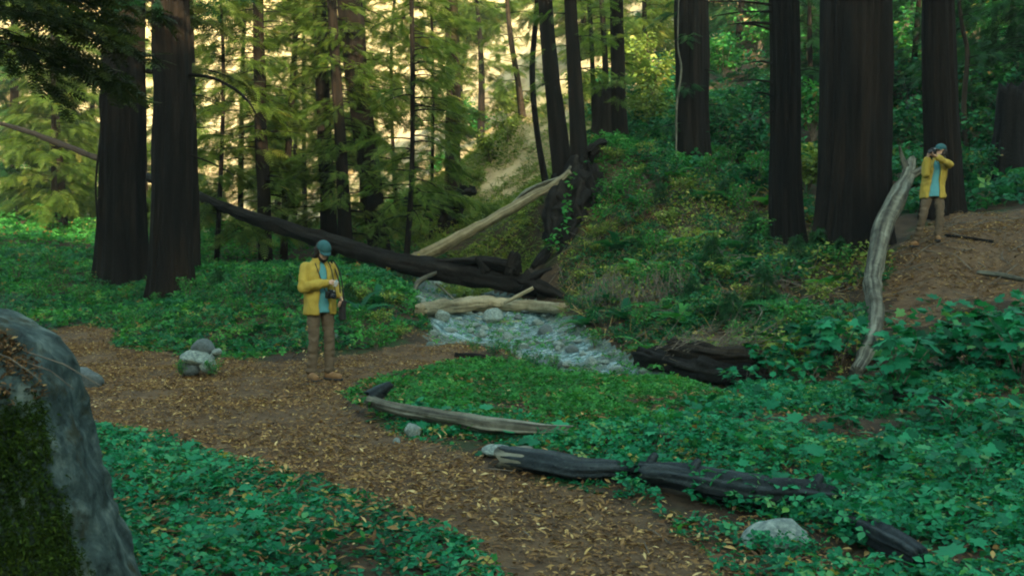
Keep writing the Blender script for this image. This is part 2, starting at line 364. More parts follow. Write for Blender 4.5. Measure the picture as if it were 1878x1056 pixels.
M['moss'] = leaf_mat('moss_green', [(0, (.006, .016, .003)), (.6, (.026, .055, .008)), (1, (.075, .12, .018))], .2, .9)
G1 = [(0, (.003, .05, .020)), (.4, (.008, .14, .062)), (.75, (.026, .25, .108)), (.93, (.11, .29, .10)), (1, (.32, .28, .07))]
M['cover'] = leaf_mat('ground_cover_leaf', G1)
M['cover2'] = leaf_mat('small_ground_leaf', [(0, (.008, .055, .014)), (.45, (.025, .17, .036)), (.8, (.07, .28, .055)), (.97, (.18, .30, .07)), (1, (.25, .15, .05))])
M['bank'] = leaf_mat('bank_leaf', [(0, (.003, .030, .014)), (.4, (.010, .095, .042)), (.75, (.035, .19, .065)), (.92, (.11, .20, .045)), (1, (.22, .15, .05))])
M['yellowgreen'] = leaf_mat('yellow_green_leaf', [(0, (.04, .08, .018)), (.45, (.13, .21, .04)), (.85, (.25, .31, .06)), (1, (.42, .36, .12))])  # yellow-green leaves, colour brightened in place of sun on the grassy slope
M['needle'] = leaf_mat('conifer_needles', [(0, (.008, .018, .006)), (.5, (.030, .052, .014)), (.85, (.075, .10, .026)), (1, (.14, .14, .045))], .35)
M['needle2'] = leaf_mat('sunlit_tone_needles', [(0, (.025, .055, .012)), (.5, (.09, .16, .032)), (.85, (.18, .25, .06)), (1, (.24, .23, .06))], .5)  # paler copy of the needles, sunlit look put into the colour
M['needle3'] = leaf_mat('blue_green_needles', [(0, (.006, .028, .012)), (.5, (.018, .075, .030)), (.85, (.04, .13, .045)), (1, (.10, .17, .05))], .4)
M['litter'] = leaf_mat('dead_leaf', [(0, (.05, .028, .014)), (.35, (.14, .078, .036)), (.7, (.29, .175, .07)), (.92, (.46, .31, .11)), (1, (.55, .42, .20))], .15, .7)
M['grassdry'] = leaf_mat('dry_grass', [(0, (.14, .10, .04)), (.5, (.30, .22, .09)), (1, (.50, .38, .18))], .3)
m, t, b = nodes('creek_water'); foam = ramp(t, [(.42, (.04, .10, .10)), (.52, (.17, .28, .29)), (.64, (.55, .66, .66))], noise_tex(t, 5.5, 8, .75, None, (1, 1.6, 1), .8)); t.links.new(foam, b.inputs['Base Color']); b.inputs['Roughness'].default_value = .15
b.inputs['Transmission Weight'].default_value = .15; b.inputs['IOR'].default_value = 1.33; bump(t, b, noise_tex(t, 9, 4, .6), .7, .04); M['water'] = m
# ------------------------------------------------------------------ terrain sheet, cut into ground, path, creek bed and hillside
def axis(n, ext, c0, k):
    u = np.linspace(-1, 1, n); return c0 + ext * np.sinh(k * u) / math.sinh(k)
xs = axis(560, 235, 1.0, 5.0); ys = axis(600, 205, 12.0, 4.6)
GX, GY = np.meshgrid(xs, ys); GZ = H(GX.ravel(), GY.ravel()).reshape(GX.shape)
nx, ny = len(xs), len(ys)
TV = np.stack([GX, GY, GZ], -1).reshape(-1, 3)
ii, jj = np.meshgrid(np.arange(nx - 1), np.arange(ny - 1)); a0 = (jj * nx + ii).ravel()
TQ = np.stack([a0, a0 + 1, a0 + nx + 1, a0 + nx], 1)
fc = TV[TQ].mean(1)
near = (fc[:, 0] > -12) & (fc[:, 0] < 14) & (fc[:, 1] < 40) & (fc[:, 1] > -8)
wob = .12 * fbm(fc[:, 0] * 2.5, fc[:, 1] * 2.5, 0, 31, 3)
kind = np.zeros(len(TQ), int)
kind[near & ((sdf(fc[:, 0], fc[:, 1], PATH) + wob > 0) | (sdf(fc[:, 0], fc[:, 1], PATH2) + wob > 0))] = 1
kind[near & (sdf(fc[:, 0], fc[:, 1], CREEK) + wob * .6 > -.05)] = 2
kind[(fc[:, 1] + .35 * np.minimum(fc[:, 0], 0) + 0.9 * np.maximum(fc[:, 0] - 2, 0) * -1 > 40 + 6 * vn(fc[:, 0] * .1, fc[:, 1] * .1, 0, 4))] = 3
for k, nm, mt in ((0, 'ground', 'soil'), (1, 'path', 'path'), (2, 'creek_bed', 'bed'), (3, 'hillside', 'hill')):
    q = TQ[kind == k]; u, inv = np.unique(q, return_inverse=True)
    o = mk(nm, TV[u], inv.reshape(q.shape), M[mt], None, True); o['kind'] = 'structure'
# shallow creek water lying in the bed
sel = near & (sdf(fc[:, 0], fc[:, 1], CREEK) > -.1); q = TQ[sel]; u, inv = np.unique(q, return_inverse=True)
wv = TV[u].copy(); base = H0(wv[:, 0], wv[:, 1]) - .14
# smooth water level: lower than bank, slightly above bed hollows
wv[:, 2] = base + .020 + .012 * fbm(wv[:, 0] * 3, wv[:, 1] * 5, 0, 66, 2)
o = mk('water', wv, inv.reshape(q.shape), M['water'], None, True); o['kind'] = 'structure'

# ------------------------------------------------------------------ ground cover, litter (stuff)
def inpoly_pts(P, dens, margin=0):
    P = np.asarray(P); lo, hi = P.min(0), P.max(0); n = int((hi - lo).prod() * dens)
    p = lo + RNG.random((n, 2)) * (hi - lo); return p[sdf(p[:, 0], p[:, 1], P) > margin]
def off_path(p, m=0.0):
    s = np.maximum(sdf(p[:, 0], p[:, 1], PATH), sdf(p[:, 0], p[:, 1], PATH2)); s = np.maximum(s, sdf(p[:, 0], p[:, 1], CREEK))
    return s + .10 * fbm(p[:, 0] * 2.2, p[:, 1] * 2.2, 0, 77, 3) < m
def cover(name, label, P, dens, tm, size, mat, hgt=(.04, .16), clump=.9, tilt=.45, thr=-.35, stalk=False, path_ok=False, cat='ground cover', clf=1.3):
    p = inpoly_pts(P, dens)
    if not path_ok: p = p[off_path(p)]
    n1 = fbm(p[:, 0] * clf, p[:, 1] * clf, 0, 41, 4); p = p[n1 + .5 * RNG.random(len(p)) - .25 > thr]; 
    n1 = fbm(p[:, 0] * clf, p[:, 1] * clf, 0, 41, 4)
    z = H(p[:, 0], p[:, 1]); n = len(p)
    e = np.clip(-np.maximum(sdf(p[:, 0], p[:, 1], PATH), sdf(p[:, 0], p[:, 1], PATH2)) / .5, .15, 1) if not path_ok else 1
    h = (hgt[0] + (hgt[1] - hgt[0]) * RNG.random(n) * sstep(-.8, .8, n1)) * e
    pos = np.c_[p, z + h]; b = Bag()
    r = np.clip(.42 + .20 * RNG.standard_normal(n) + .22 * n1, 0, .93); r = np.where(RNG.random(n) < .02, 1, r)
    s = size[0] + (size[1] - size[0]) * RNG.random(n) ** 1.5
    scatter(b, tm, pos, RNG.random(n) * 6.283, RNG.normal(-.05, tilt, n), RNG.normal(0, tilt, n), s, r)
    if stalk:
        k = RNG.random(n) < .25
        scatter(b, BLADE, np.c_[p[k], z[k] - .01], RNG.random(k.sum()) * 6.28, np.full(k.sum(), 1.5), np.zeros(k.sum()), np.c_[np.full(k.sum(), .08), h[k] + .02, h[k] * 0 + .1], RNG.random(k.sum()) * .4)
    o = b.build(name, mat); tag(o, label, cat, kind='stuff'); return o
wp = lambda pts, extra=(): poly(pts, extra)
ZA = wp([(60,778),(165,772),(330,800),(530,860),(760,940),(900,1000),(940,1056)], [(0.3, 3.2), (-3.6, 3.2), (-3.6, 6)])
ZB = wp([(615,712),(690,680),(850,662),(960,672),(1160,668),(1340,722),(1310,765),(1180,800),(1000,778),(860,762),(720,752),(650,740)])
ZC = wp([(640,770),(700,740),(850,765),(1000,785),(1180,790),(1330,712),(1480,690),(1600,690),(1990,640),(1990,1056),(1330,1056),(1270,960),(1100,885),(960,850),(850,810),(720,790)], [(4.5, 3.2), (2.2, 3.2)])
ZD = np.array([(-10.0, 12.5), (-19, 13), (-24, 31), (-11, 31), (-2, 30), (-.8, 22), (-1.6, 18), (-2, 15.5), (-4, 14.5), (-7, 15)])
ZE = wp([(1035,560),(1020,480),(1080,400),(1250,330),(1420,300),(1500,380),(1640,480),(1600,600),(1560,690),(1350,700),(1200,660),(1090,610)])
cover('ground_cover', 'near carpet of broad green leaves between the mossy boulder and the dirt path', ZA, 620, TRI, (.05, .115), M['cover'], (.02, .16), thr=-1.0, stalk=True, tilt=.35)
cover('ground_cover', 'bright green island of small clover-like leaves in the bend of the path', ZB, 900, TRI, (.05, .10), M['cover2'], (.02, .13), thr=-.75, tilt=.4)
cover('ground_cover', 'wide spread of mixed green leaves around the dark fallen logs at right', ZC, 720, TRI, (.05, .115), M['cover'], (.01, .15), thr=-.45, stalk=True, tilt=.4)
cover('ground_cover', 'shaded green undergrowth behind the path at the foot of the twin redwoods', ZD, 190, TRI, (.07, .15), M['cover2'], (.02, .18), thr=-.15)
cover('ground_cover', 'dark low leaves mixed into the undergrowth behind the path', ZD, 260, TRI, (.06, .16), M['bank'], (.02, .22), thr=-.3, clf=.9)
cover('ground_cover', 'tangled low green growth on the shaded creek bank below the slender trees', ZE, 420, TRI, (.06, .14), M['bank'], (.02, .25), thr=-.15, clf=1.0)
ZF = np.array([(-4, 30), (-1.5, 24), (1.2, 25), (2.5, 30), (4.5, 37), (4, 46), (0, 47), (-7, 44)])
cover('grass', 'yellow green grassy slope rising behind the bleached leaning log', ZF, 420, BLADE, (.2, .5), M['yellowgreen'], (-.02, .0), thr=-.5, tilt=.5, path_ok=True, cat='grass')
cover('ground_cover', 'low leafy weeds on the slope behind the bleached leaning log', ZF, 160, TRI, (.09, .2), M['yellowgreen'], (.02, .3), thr=-.2, path_ok=True)
ZG = np.array([(7, 21.5), (16, 20), (24, 34), (26, 58), (8, 66), (3, 42), (3.2, 29), (6, 24)])
cover('ground_cover', 'green undergrowth over the high shaded hillside behind the big redwoods', ZG, 75, TRI, (.16, .42), M['bank'], (.02, .6), thr=-.3, path_ok=True, clf=.5)
ZH = np.array([(-11, 30), (-30, 34), (-34, 60), (-8, 58), (-4, 40), (-3, 30)])
cover('ground_cover', 'pale green brush on the flat beyond the twin redwoods', ZH, 45, TRI, (.14, .34), M['cover2'], (.02, .5), thr=-.2, path_ok=True, clf=.5)
ZN = wp([(1660,505),(1760,545),(1990,560),(1990,660),(1600,700),(1590,620)])
cover('ground_cover', 'sparse broad leaves on the dirt slope below the upper trail', ZN, 60, MAPLE, (.09, .19), M['cover'], (.03, .3), thr=-.1, path_ok=True)
def litter(name, label, P, dens, size=(.025, .065), mat='litter', hg=.012, msk=None, tm=NARROW, tilt=.3):
    p = inpoly_pts(P, dens)
    if msk: p = p[msk(p)]
    d = fbm(p[:, 0] * 1.7, p[:, 1] * 1.7, 0, 55, 3); p = p[RNG.random(len(p)) < .55 + .5 * d]
    n = len(p); z = H(p[:, 0], p[:, 1]) + .004 + hg * RNG.random(n); b = Bag()
    scatter(b, tm, np.c_[p, z], RNG.random(n) * 6.283, RNG.normal(0, tilt, n), RNG.normal(0, tilt, n), size[0] + (size[1] - size[0]) * RNG.random(n) ** 2, np.clip(RNG.normal(.45, .27, n), 0, 1))
    tag(b.build(name, M[mat]), label, 'leaf litter', kind='stuff')
cover('ground_cover', 'scattered bigger lobed leaves standing above the near carpet at left', ZA, 10, MAPLE, (.06, .12), M['cover'], (.08, .22), thr=-1.0, tilt=.3)
cover('ground_cover', 'small pointed leaves filling between the broad leaves of the near carpet', ZA, 260, LEAF, (.03, .07), M['cover2'], (.01, .08), thr=-1.0, tilt=.5)
cover('ground_cover', 'scattered bigger lobed leaves among the dark fallen logs at right', ZC, 12, MAPLE, (.08, .17), M['cover'], (.06, .22), thr=-.8, tilt=.35)
cover('ground_cover', 'small pointed leaves between the broad leaves around the dark logs', ZC, 260, LEAF, (.03, .08), M['cover2'], (.01, .12), thr=-.5, tilt=.5)
cover('grass', 'dry and yellowish grass tufts on the sunnier edge of the creek bank', wp([(1030,520),(1080,420),(1180,400),(1260,470),(1250,560),(1140,590),(1060,580)]), 240, BLADE, (.2, .5), M['yellowgreen'], (-.02, 0), thr=-.2, tilt=.5, path_ok=True, cat='grass')
cover('ground_cover', 'lighter yellow green sprigs scattered over the creek bank', ZE, 170, LEAF, (.05, .12), M['yellowgreen'], (.05, .35), thr=.05, tilt=.5, path_ok=True, clf=.8)
cover('grass', 'straw coloured dry grass mixed into the creek bank growth', ZE, 70, BLADE, (.2, .5), M['grassdry'], (-.02, 0), thr=.0, tilt=.6, path_ok=True, cat='grass')
cover('ground_cover', 'low growth creeping over the near edge of the creek', CREEK, 160, TRI, (.05, .10), M['cover2'], (.02, .10), thr=.18, tilt=.5, path_ok=True, clf=1.6)
ZR = wp([(1120,890),(1300,930),(1480,955),(1560,1000),(1560,1056),(1330,1056),(1270,985),(1180,930)])
cover('ground_cover', 'loose patches of leaves between the path and the long dark log', ZR, 420, TRI, (.05, .11), M['cover'], (.01, .12), thr=-.12, tilt=.4, path_ok=True, clf=2.2, stalk=True)
cover('ground_cover', 'green sprigs over the hump of the bank beside the charred root mass', wp([(1060,330),(1090,262),(1240,250),(1340,290),(1250,345),(1100,420)]), 330, TRI, (.08, .17), M['cover2'], (.02, .35), thr=-.6, tilt=.5, path_ok=True)
litter('leaf_litter', 'brown and yellow dead leaves between the path and the long dark log', ZR, 1300, (.025, .09), hg=.02)
litter('leaf_litter', 'brown dead leaves lying in the gaps of the near carpet', ZA, 500, (.03, .09), hg=.10)
litter('leaf_litter', 'tan and yellow fallen leaves strewn over the dirt path', PATH[(PATH[:, 1] > -20)], 2400, size=(.02, .075))
litter('leaf_litter', 'brown leaf litter over the upper dirt trail at right', PATH2, 1100, (.03, .10))
litter('leaf_litter', 'dead leaves scattered among the green plants near the camera', np.array([(-4, 3), (7, 3), (9, 14), (3, 16), (-8, 20), (-9, 13)]), 420, (.03, .10), msk=off_path, hg=.04)
litter('leaf_litter', 'dry brown debris over the shaded creek bank', ZE, 200, (.05, .14), hg=.10, tilt=.6)
# fine twigs
def twigs(label, P, n, L=(.08, .4), rr=(.002, .005), lift=.02, msk=None):
    P = np.asarray(P); p = inpoly_pts(P, 40)[:n * 3]
    if msk: p = p[msk(p)]
    p = p[:n]; b = Bag()
    for x, y in p:
        l = random.uniform(*L); a = random.random() * 6.28; dx, dy = math.cos(a) * l / 2, math.sin(a) * l / 2
        q = [(x - dx, y - dy), (x + random.gauss(0, l * .06), y + random.gauss(0, l * .06)), (x + dx, y + dy)]
        zz = H([k[0] for k in q], [k[1] for k in q]); pts = [(k[0], k[1], z + .008 + random.random() * lift) for k, z in zip(q, zz)]
        r0 = random.uniform(*rr); V, Q, T = tube(pts, [r0, r0 * .9, r0 * .5], 4, cap=False); b.add(V, Q, None)
    tag(b.build('twigs', M['twig']), label, 'twigs', kind='stuff')
twigs('thin dead twigs lying over the dirt path', PATH, 260)
twigs('thin dead sticks lying over the upper trail at right', PATH2, 130, (.2, .9), (.004, .01), .04)
twigs('dead sticks and roots tangled over the shaded creek bank', ZE, 420, (.3, 1.2), (.004, .011), .25)
twigs('dead sticks caught among the creek stones', CREEK, 60, (.2, .7), (.004, .01), .06)

# ------------------------------------------------------------------ trees
TREE_LABEL = {
 'a': 'massive dark redwood, left one of the twin trunks at the left', 'b': 'massive dark redwood, right one of the twin trunks at the left',
 'b2': 'narrower dark trunk half hidden behind the right twin redwood', 'c': 'slim leafy conifer just right of the twin redwoods, dead branch stubs',
 'd': 'thin bowed dark conifer between the twin redwoods and the trio of trunks', 'e': 'left trunk of the trio of conifers behind the person with lowered head',
 'f': 'slender middle trunk of the trio of conifers behind the fallen trunk', 'g': 'thick leaning right trunk of the trio of conifers behind the fallen trunk',
 'h': 'very thin straight pole-like conifer standing beside the bleached log foot', 'i': 'brown trunked conifer at the foot of the sunlit slope, mossy swollen base',
 'j': 'small thin tree high on the sunlit skyline slope', 'k': 'tall dark leaning conifer on the bank at the top end of the bleached log',
 'l': 'thin bent bare trunk leaning across the top end of the bleached log', 'm': 'dark conifer on a gnarled charred root mass above the creek',
 'n': 'thin sapling trunk left of the grey stump on the upper bank', 'o': 'slim conifer rising out of the grey stump on the upper bank',
 'p': 'medium dark conifer on the bank left of the broad furrowed redwood', 'q': 'broad redwood with a pale furrow down its left side, mid hillside',
 'r': 'straight redwood immediately left of the widest trunk', 's': 'widest and darkest redwood trunk, right of centre by the curved log',
 't': 'dark redwood standing right behind the person aiming a camera', 'u': 'thin crooked young tree at the right edge of the forest'}
BIG = 'abqrst'
def branch_set(bg, sp, base, ang, L, droop, r0, spray=.42, dens=6.5, tm=SPRAY, rise=.15, cut=0.2, fullness=1.0, bag3=None):
    n = 6; t = np.linspace(0, 1, n)
    dx, dy = math.cos(ang), math.sin(ang); bend = random.gauss(0, .18)
    P = np.stack([base[0] + L * t * (dx - bend * t * dy), base[1] + L * t * (dy + bend * t * dx), base[2] + L * (rise * t - droop * t * t)], 1)
    V, Q, T = tube(P, np.linspace(r0, r0 * .15, n), 5, cap=False); bg.append((V, Q))
    k = max(3, int(L * dens)); ts = cut + (1 - cut) * (np.arange(k) + RNG.random(k)) / k
    if fullness < 1: ts = ts[RNG.random(k) < fullness]; k = len(ts)
    if k < 1: return
    pp = np.stack([np.interp(ts, t, P[:, i]) for i in range(3)], 1)
    side = np.where(np.arange(k) % 2 == 0, 1, -1); a = ang + side * RNG.uniform(.5, 1.15, k) * (1 - ts * .5)
    ln = L * .32 * (1.15 - ts) + spray * .5
    ex = RNG.uniform(0, 1, k)
    # each side twig carries several sprays
    tot = 5
    q = []; ya = []; sc = []
    for s in range(tot):
        f = (s / tot) * ln
        q.append(pp + np.stack([np.cos(a) * f, np.sin(a) * f, -.25 * f * f / (ln + .1) + RNG.normal(0, .04, k)], 1)); ya.append(a + RNG.normal(0, .35, k)); sc.append(spray * RNG.uniform(.7, 1.2, k))
    q = np.concatenate(q); ya = np.concatenate(ya); sc = np.concatenate(sc); m = len(q)
    scatter(sp, tm, q, ya - math.pi / 2, RNG.normal(-.30, .28, m), RNG.normal(0, .35, m), sc, np.clip(RNG.normal(.45, .22, m), 0, 1))
def trunk_obj(key, d, pts, wb, wt, parent, origin, mat, topz):
    P = [W(px, py, d) for px, py in pts]
    b0 = P[0].copy(); b0[2] = gz(b0[0], b0[1]) ; P[0] = b0
    dirn = P[-1] - P[-2]; dirn /= max(dirn[2], .1); k = (topz - P[-1][2])
    ext = [P[-1] + dirn * k * .5 * np.array([.6, .6, 1]), P[-1] + dirn * k * np.array([.6, .6, 1])]
    P = [b0 - np.array([0, 0, .5])] + P + ext
    L = topz - b0[2]; n = int(max(14, min(90, L / .16)))
    path = resample(P, n); path = path[np.argsort(path[:, 2])]
    z = (path[:, 2] - b0[2]); zt = P[-3][2] - b0[2]
    rb, rt = wb / 2 * d / F, wt / 2 * d / F
    rad = np.interp(z, [0, max(.6, zt * .35), zt, L], [rb, rb * .88 * .6 + rt * .4, rt, rt * .55])
    rad = rad * (1 + .08 * np.exp(-np.maximum(z, 0) / .35) )
    big = key in BIG
    V, Q, T = tube(path - origin, rad, 72 if big else 20, .16 if big else .12, 11 if big else 6, .25 if big else .5, ord(key[0]))
    if big:
        sg = 72; a_ = np.linspace(0, 2 * np.pi, sg, endpoint=False); R0 = V[:len(path) * sg].reshape(-1, sg, 3); c0 = (path - origin)[:, None, :]
        lob = .5 + .5 * vn(np.cos(a_) * 2.2 + ord(key[0]), np.sin(a_) * 2.2, 0, 7); fl = np.exp(-np.maximum(z, 0) / .55)[:, None] * lob[None]
        V[:len(path) * sg] = (c0 + (R0 - c0) * (1 + .16 * fl[..., None]) * [1, 1, 1]).reshape(-1, 3)
    return mk('trunk', V, [Q, T], mat, parent, True, streaks(path, 72 if big else 20, len(path), ord(key[0]), 2))
def make_tree(key, d, pts, wb, wt, mat, leaf, z0, z1, nb, L, spray=.4, fullness=1, dens=6.5, topz=16, droop=.35, side=None, stubs=0, name='redwood_tree', group=None):
    b = W(pts[0][0], pts[0][1], d); b[2] = gz(b[0], b[1])
    root = empty(name, b, label=TREE_LABEL[key], cat='tree', group=group)
    trunk_obj(key, d, pts, wb, wt, root, b, mat, topz)
    P = [W(px, py, d) for px, py in pts]; dirn = P[-1] - P[-2]; P.append(P[-1] + dirn / max(dirn[2], .1) * 12); P = np.array(P)
    bb, ss = [], Bag()
    for i in range(nb):
        z = b[2] + z0 + (z1 - z0) * (i + random.random()) / nb
        x, y = np.interp(z, P[:, 2], P[:, 0]), np.interp(z, P[:, 2], P[:, 1])
        a = random.uniform(0, 6.283) if side is None else random.gauss(side[0], side[1])
        f = 1 - .45 * max(0, (z - b[2]) / (topz - b[2]))
        branch_set(bb, ss, (x - b[0], y - b[1], z - b[2]), a, L * random.uniform(.55, 1.15) * f, droop * random.uniform(.5, 1.6), .012 + .009 * L * f, spray, dens, fullness=fullness)
    for i in range(stubs):
        z = b[2] + random.uniform(1.5, 10); x, y = np.interp(z, P[:, 2], P[:, 0]), np.interp(z, P[:, 2], P[:, 1]); a = random.uniform(0, 6.28); l = random.uniform(.3, 1.3)
        V, Q, T = tube([(x - b[0], y - b[1], z - b[2]), (x - b[0] + l * .5 * math.cos(a), y - b[1] + l * .5 * math.sin(a), z - b[2] + .05), (x - b[0] + l * math.cos(a), y - b[1] + l * math.sin(a), z - b[2] - .12 * l)], [.018, .012, .004], 5, cap=False); bb.append((V, Q))
    for V, Q in bb[:96]: mk('branch', V, Q, M['bark'], root, True)
    if ss.n: ss.build('crown', leaf, root)
    return root
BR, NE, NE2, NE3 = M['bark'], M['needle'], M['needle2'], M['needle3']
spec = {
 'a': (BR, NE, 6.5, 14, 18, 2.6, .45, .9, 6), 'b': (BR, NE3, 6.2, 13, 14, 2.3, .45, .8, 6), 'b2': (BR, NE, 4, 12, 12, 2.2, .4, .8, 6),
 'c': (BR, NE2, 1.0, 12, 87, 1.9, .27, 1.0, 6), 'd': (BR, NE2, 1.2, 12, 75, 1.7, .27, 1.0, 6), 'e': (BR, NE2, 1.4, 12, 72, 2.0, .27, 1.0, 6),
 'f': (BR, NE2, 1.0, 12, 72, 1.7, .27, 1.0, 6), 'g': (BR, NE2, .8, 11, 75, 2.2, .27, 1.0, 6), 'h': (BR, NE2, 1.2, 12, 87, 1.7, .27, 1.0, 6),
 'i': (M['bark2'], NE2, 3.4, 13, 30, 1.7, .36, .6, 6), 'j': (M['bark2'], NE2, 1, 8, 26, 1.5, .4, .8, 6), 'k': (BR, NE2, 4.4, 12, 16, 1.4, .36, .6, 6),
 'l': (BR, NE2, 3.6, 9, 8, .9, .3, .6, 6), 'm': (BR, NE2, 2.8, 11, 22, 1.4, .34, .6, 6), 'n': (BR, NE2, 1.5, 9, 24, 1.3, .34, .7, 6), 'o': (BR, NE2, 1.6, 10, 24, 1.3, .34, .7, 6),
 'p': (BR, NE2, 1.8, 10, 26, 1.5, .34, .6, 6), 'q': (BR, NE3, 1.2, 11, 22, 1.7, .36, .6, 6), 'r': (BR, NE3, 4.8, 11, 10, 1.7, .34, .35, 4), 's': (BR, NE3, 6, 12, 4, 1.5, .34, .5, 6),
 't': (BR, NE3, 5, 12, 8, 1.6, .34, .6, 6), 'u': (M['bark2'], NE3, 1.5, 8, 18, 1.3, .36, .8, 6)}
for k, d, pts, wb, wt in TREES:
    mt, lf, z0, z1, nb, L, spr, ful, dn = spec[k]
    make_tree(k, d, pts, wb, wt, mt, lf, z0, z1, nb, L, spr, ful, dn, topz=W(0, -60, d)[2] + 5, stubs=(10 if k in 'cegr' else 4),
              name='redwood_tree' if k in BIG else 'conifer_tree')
# ------------------------------------------------------------------ background conifers (px, d, py_base or None, w px, crown size, label)
BGT = [
 (-70, 15, 2.9, 'needle', 'near dark conifer at the left edge with long drooping boughs', 24, 'big'),
 (30, 46, 2.8, 'needle3', 'dim conifer at the far left behind the raised end of the fallen trunk', 22, ''),
 (120, 44, 2.6, 'needle2', 'leafy conifer seen left of the twin redwoods under the bright gap', 16, ''),
 (268, 44, 2.4, 'needle2', 'far conifer showing in the slot between the twin redwoods', 12, ''),
 (395, 30, 2.4, 'needle2', 'young feathery conifer immediately right of the twin redwoods', 10, ''),
 (440, 38, 2.6, 'needle2', 'leafy conifer behind the fallen trunk, left of the thin bowed one', 12, ''),
 (560, 42, 2.6, 'needle2', 'far feathery conifer left of the trio of trunks', 10, ''),
 (730, 37, 2.2, 'needle2', 'soft green conifer between the leaning trunk and the pole-like one', 9, ''),
 (790, 33, 2.0, 'needle2', 'low branched young conifer left of the mossy swollen base', 8, ''),
 (880, 60, 2.8, 'needle2', 'far conifer above the sunlit slope, right of the brown trunk', 16, ''),
 (1000, 66, 2.6, 'needle2', 'far pale conifer behind the tall leaning trunk on the bank', 14, ''),
 (1185, 50, 2.6, 'needle2', 'yellow green conifer on the hillside left of the furrowed redwood', 12, ''),
 (100, 40, 3.0, 'needle2', 'leafy conifer close left of the left twin redwood, beyond the fallen trunk', 12, ''),
 (540, 50, 2.8, 'needle2', 'soft conifer filling the gap right of the bowed dark one', 10, ''),
 (665, 46, 2.6, 'needle2', 'feathery conifer showing just behind the thick leaning trunk', 10, ''),
 (70, 50, 3.2, 'needle2', 'sunlit far conifer filling the gap left of the twin redwoods', 16, 'far'),
 (175, 58, 3.4, 'needle2', 'sunlit far conifer close behind the left twin redwood', 16, 'far'),
 (330, 62, 3.2, 'needle2', 'sunlit far conifer peeking right of the right twin redwood', 14, 'far'),
 (850, 70, 3.2, 'needle2', 'sunlit far conifer above the brown trunked one', 14, 'high'),
 (1060, 62, 3.0, 'needle2', 'sunlit far conifer between the dark bank trunks', 14, 'far'),
 (510, 74, 3.0, 'needle2', 'hazy far conifer high on the sunlit hillside left of the trio', 12, 'far'),
 (660, 80, 3.0, 'needle2', 'hazy far conifer high on the sunlit hillside behind the leaning trunk', 12, 'far'),
 (1350, 52, 2.4, 'needle3', 'blue green conifer on the hillside right of the furrowed redwood', 14, ''),
 (1485, 40, 2.2, 'needle3', 'hazy conifer between the two straight redwoods at right', 12, ''),
 (1665, 40, 2.2, 'needle3', 'dark conifer in the gap right of the widest trunk', 14, ''),
 (1810, 34, 2.8, 'needle3', 'dark bushy conifer at the upper right edge', 14, ''),
 (1890, 30, 2.6, 'needle3', 'conifer with drooping boughs over the upper trail at the right edge', 14, ''),
]
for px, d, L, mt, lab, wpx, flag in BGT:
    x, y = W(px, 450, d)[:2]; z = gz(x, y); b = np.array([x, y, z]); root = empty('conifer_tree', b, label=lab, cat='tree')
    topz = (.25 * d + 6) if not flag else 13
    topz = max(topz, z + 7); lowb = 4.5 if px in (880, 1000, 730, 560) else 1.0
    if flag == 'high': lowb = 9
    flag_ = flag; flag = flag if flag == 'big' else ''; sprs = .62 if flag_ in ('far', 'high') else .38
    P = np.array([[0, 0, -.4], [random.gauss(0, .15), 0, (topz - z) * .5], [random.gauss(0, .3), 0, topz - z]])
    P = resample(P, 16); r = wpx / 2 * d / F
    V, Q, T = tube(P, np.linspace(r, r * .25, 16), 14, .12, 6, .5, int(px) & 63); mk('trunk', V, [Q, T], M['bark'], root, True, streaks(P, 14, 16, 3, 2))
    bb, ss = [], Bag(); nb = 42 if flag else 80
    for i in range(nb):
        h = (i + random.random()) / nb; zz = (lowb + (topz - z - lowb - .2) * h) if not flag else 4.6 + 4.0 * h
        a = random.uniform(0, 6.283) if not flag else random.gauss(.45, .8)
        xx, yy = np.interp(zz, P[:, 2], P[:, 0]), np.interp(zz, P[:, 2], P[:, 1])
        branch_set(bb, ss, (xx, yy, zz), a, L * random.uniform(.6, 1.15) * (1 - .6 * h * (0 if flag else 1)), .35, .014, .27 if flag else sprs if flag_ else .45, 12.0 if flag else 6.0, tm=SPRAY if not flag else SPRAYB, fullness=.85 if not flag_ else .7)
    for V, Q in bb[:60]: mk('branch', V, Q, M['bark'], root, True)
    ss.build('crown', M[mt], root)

# ------------------------------------------------------------------ broadleaf shrubs
def shrub_meshes(seed, h, w, nst, nl, ls, tm, mat, spread=.6):
    random.seed(seed); st = Bag(); lf = Bag(); tips = []
    for i in range(nst):
        a = random.uniform(0, 6.283); rr = w * .5 * random.uniform(.3, 1) ; hh = h * random.uniform(.6, 1)
        P = resample([(0, 0, -.06), (rr * .35 * math.cos(a), rr * .35 * math.sin(a), hh * .45), (rr * .8 * math.cos(a + .2), rr * .8 * math.sin(a + .2), hh * .85), (rr * math.cos(a + .3), rr * math.sin(a + .3), hh)], 7)
        V, Q, T = tube(P, np.linspace(.010, .003, 7) * (h ** .5 + .2), 5, cap=False); st.add(V, Q, None)
        m = nl // nst; t = RNG.uniform(.25, 1, m)
        q = np.stack([np.interp(t, np.linspace(0, 1, 7), P[:, k]) for k in range(3)], 1) + RNG.normal(0, .5, (m, 3)) * np.array([w * .16, w * .16, h * .07]) * spread * 1.6
        yaw = np.arctan2(q[:, 1], q[:, 0]) - math.pi / 2 + RNG.normal(0, .9, m)
        q[:, 2] = np.maximum(q[:, 2], .03)
        scatter(lf, tm, q, yaw, RNG.normal(-.25, .35, m), RNG.normal(0, .35, m), ls * RNG.uniform(.55, 1.15, m), np.clip(RNG.normal(.5, .22, m), 0, 1))
    return st, lf, mat
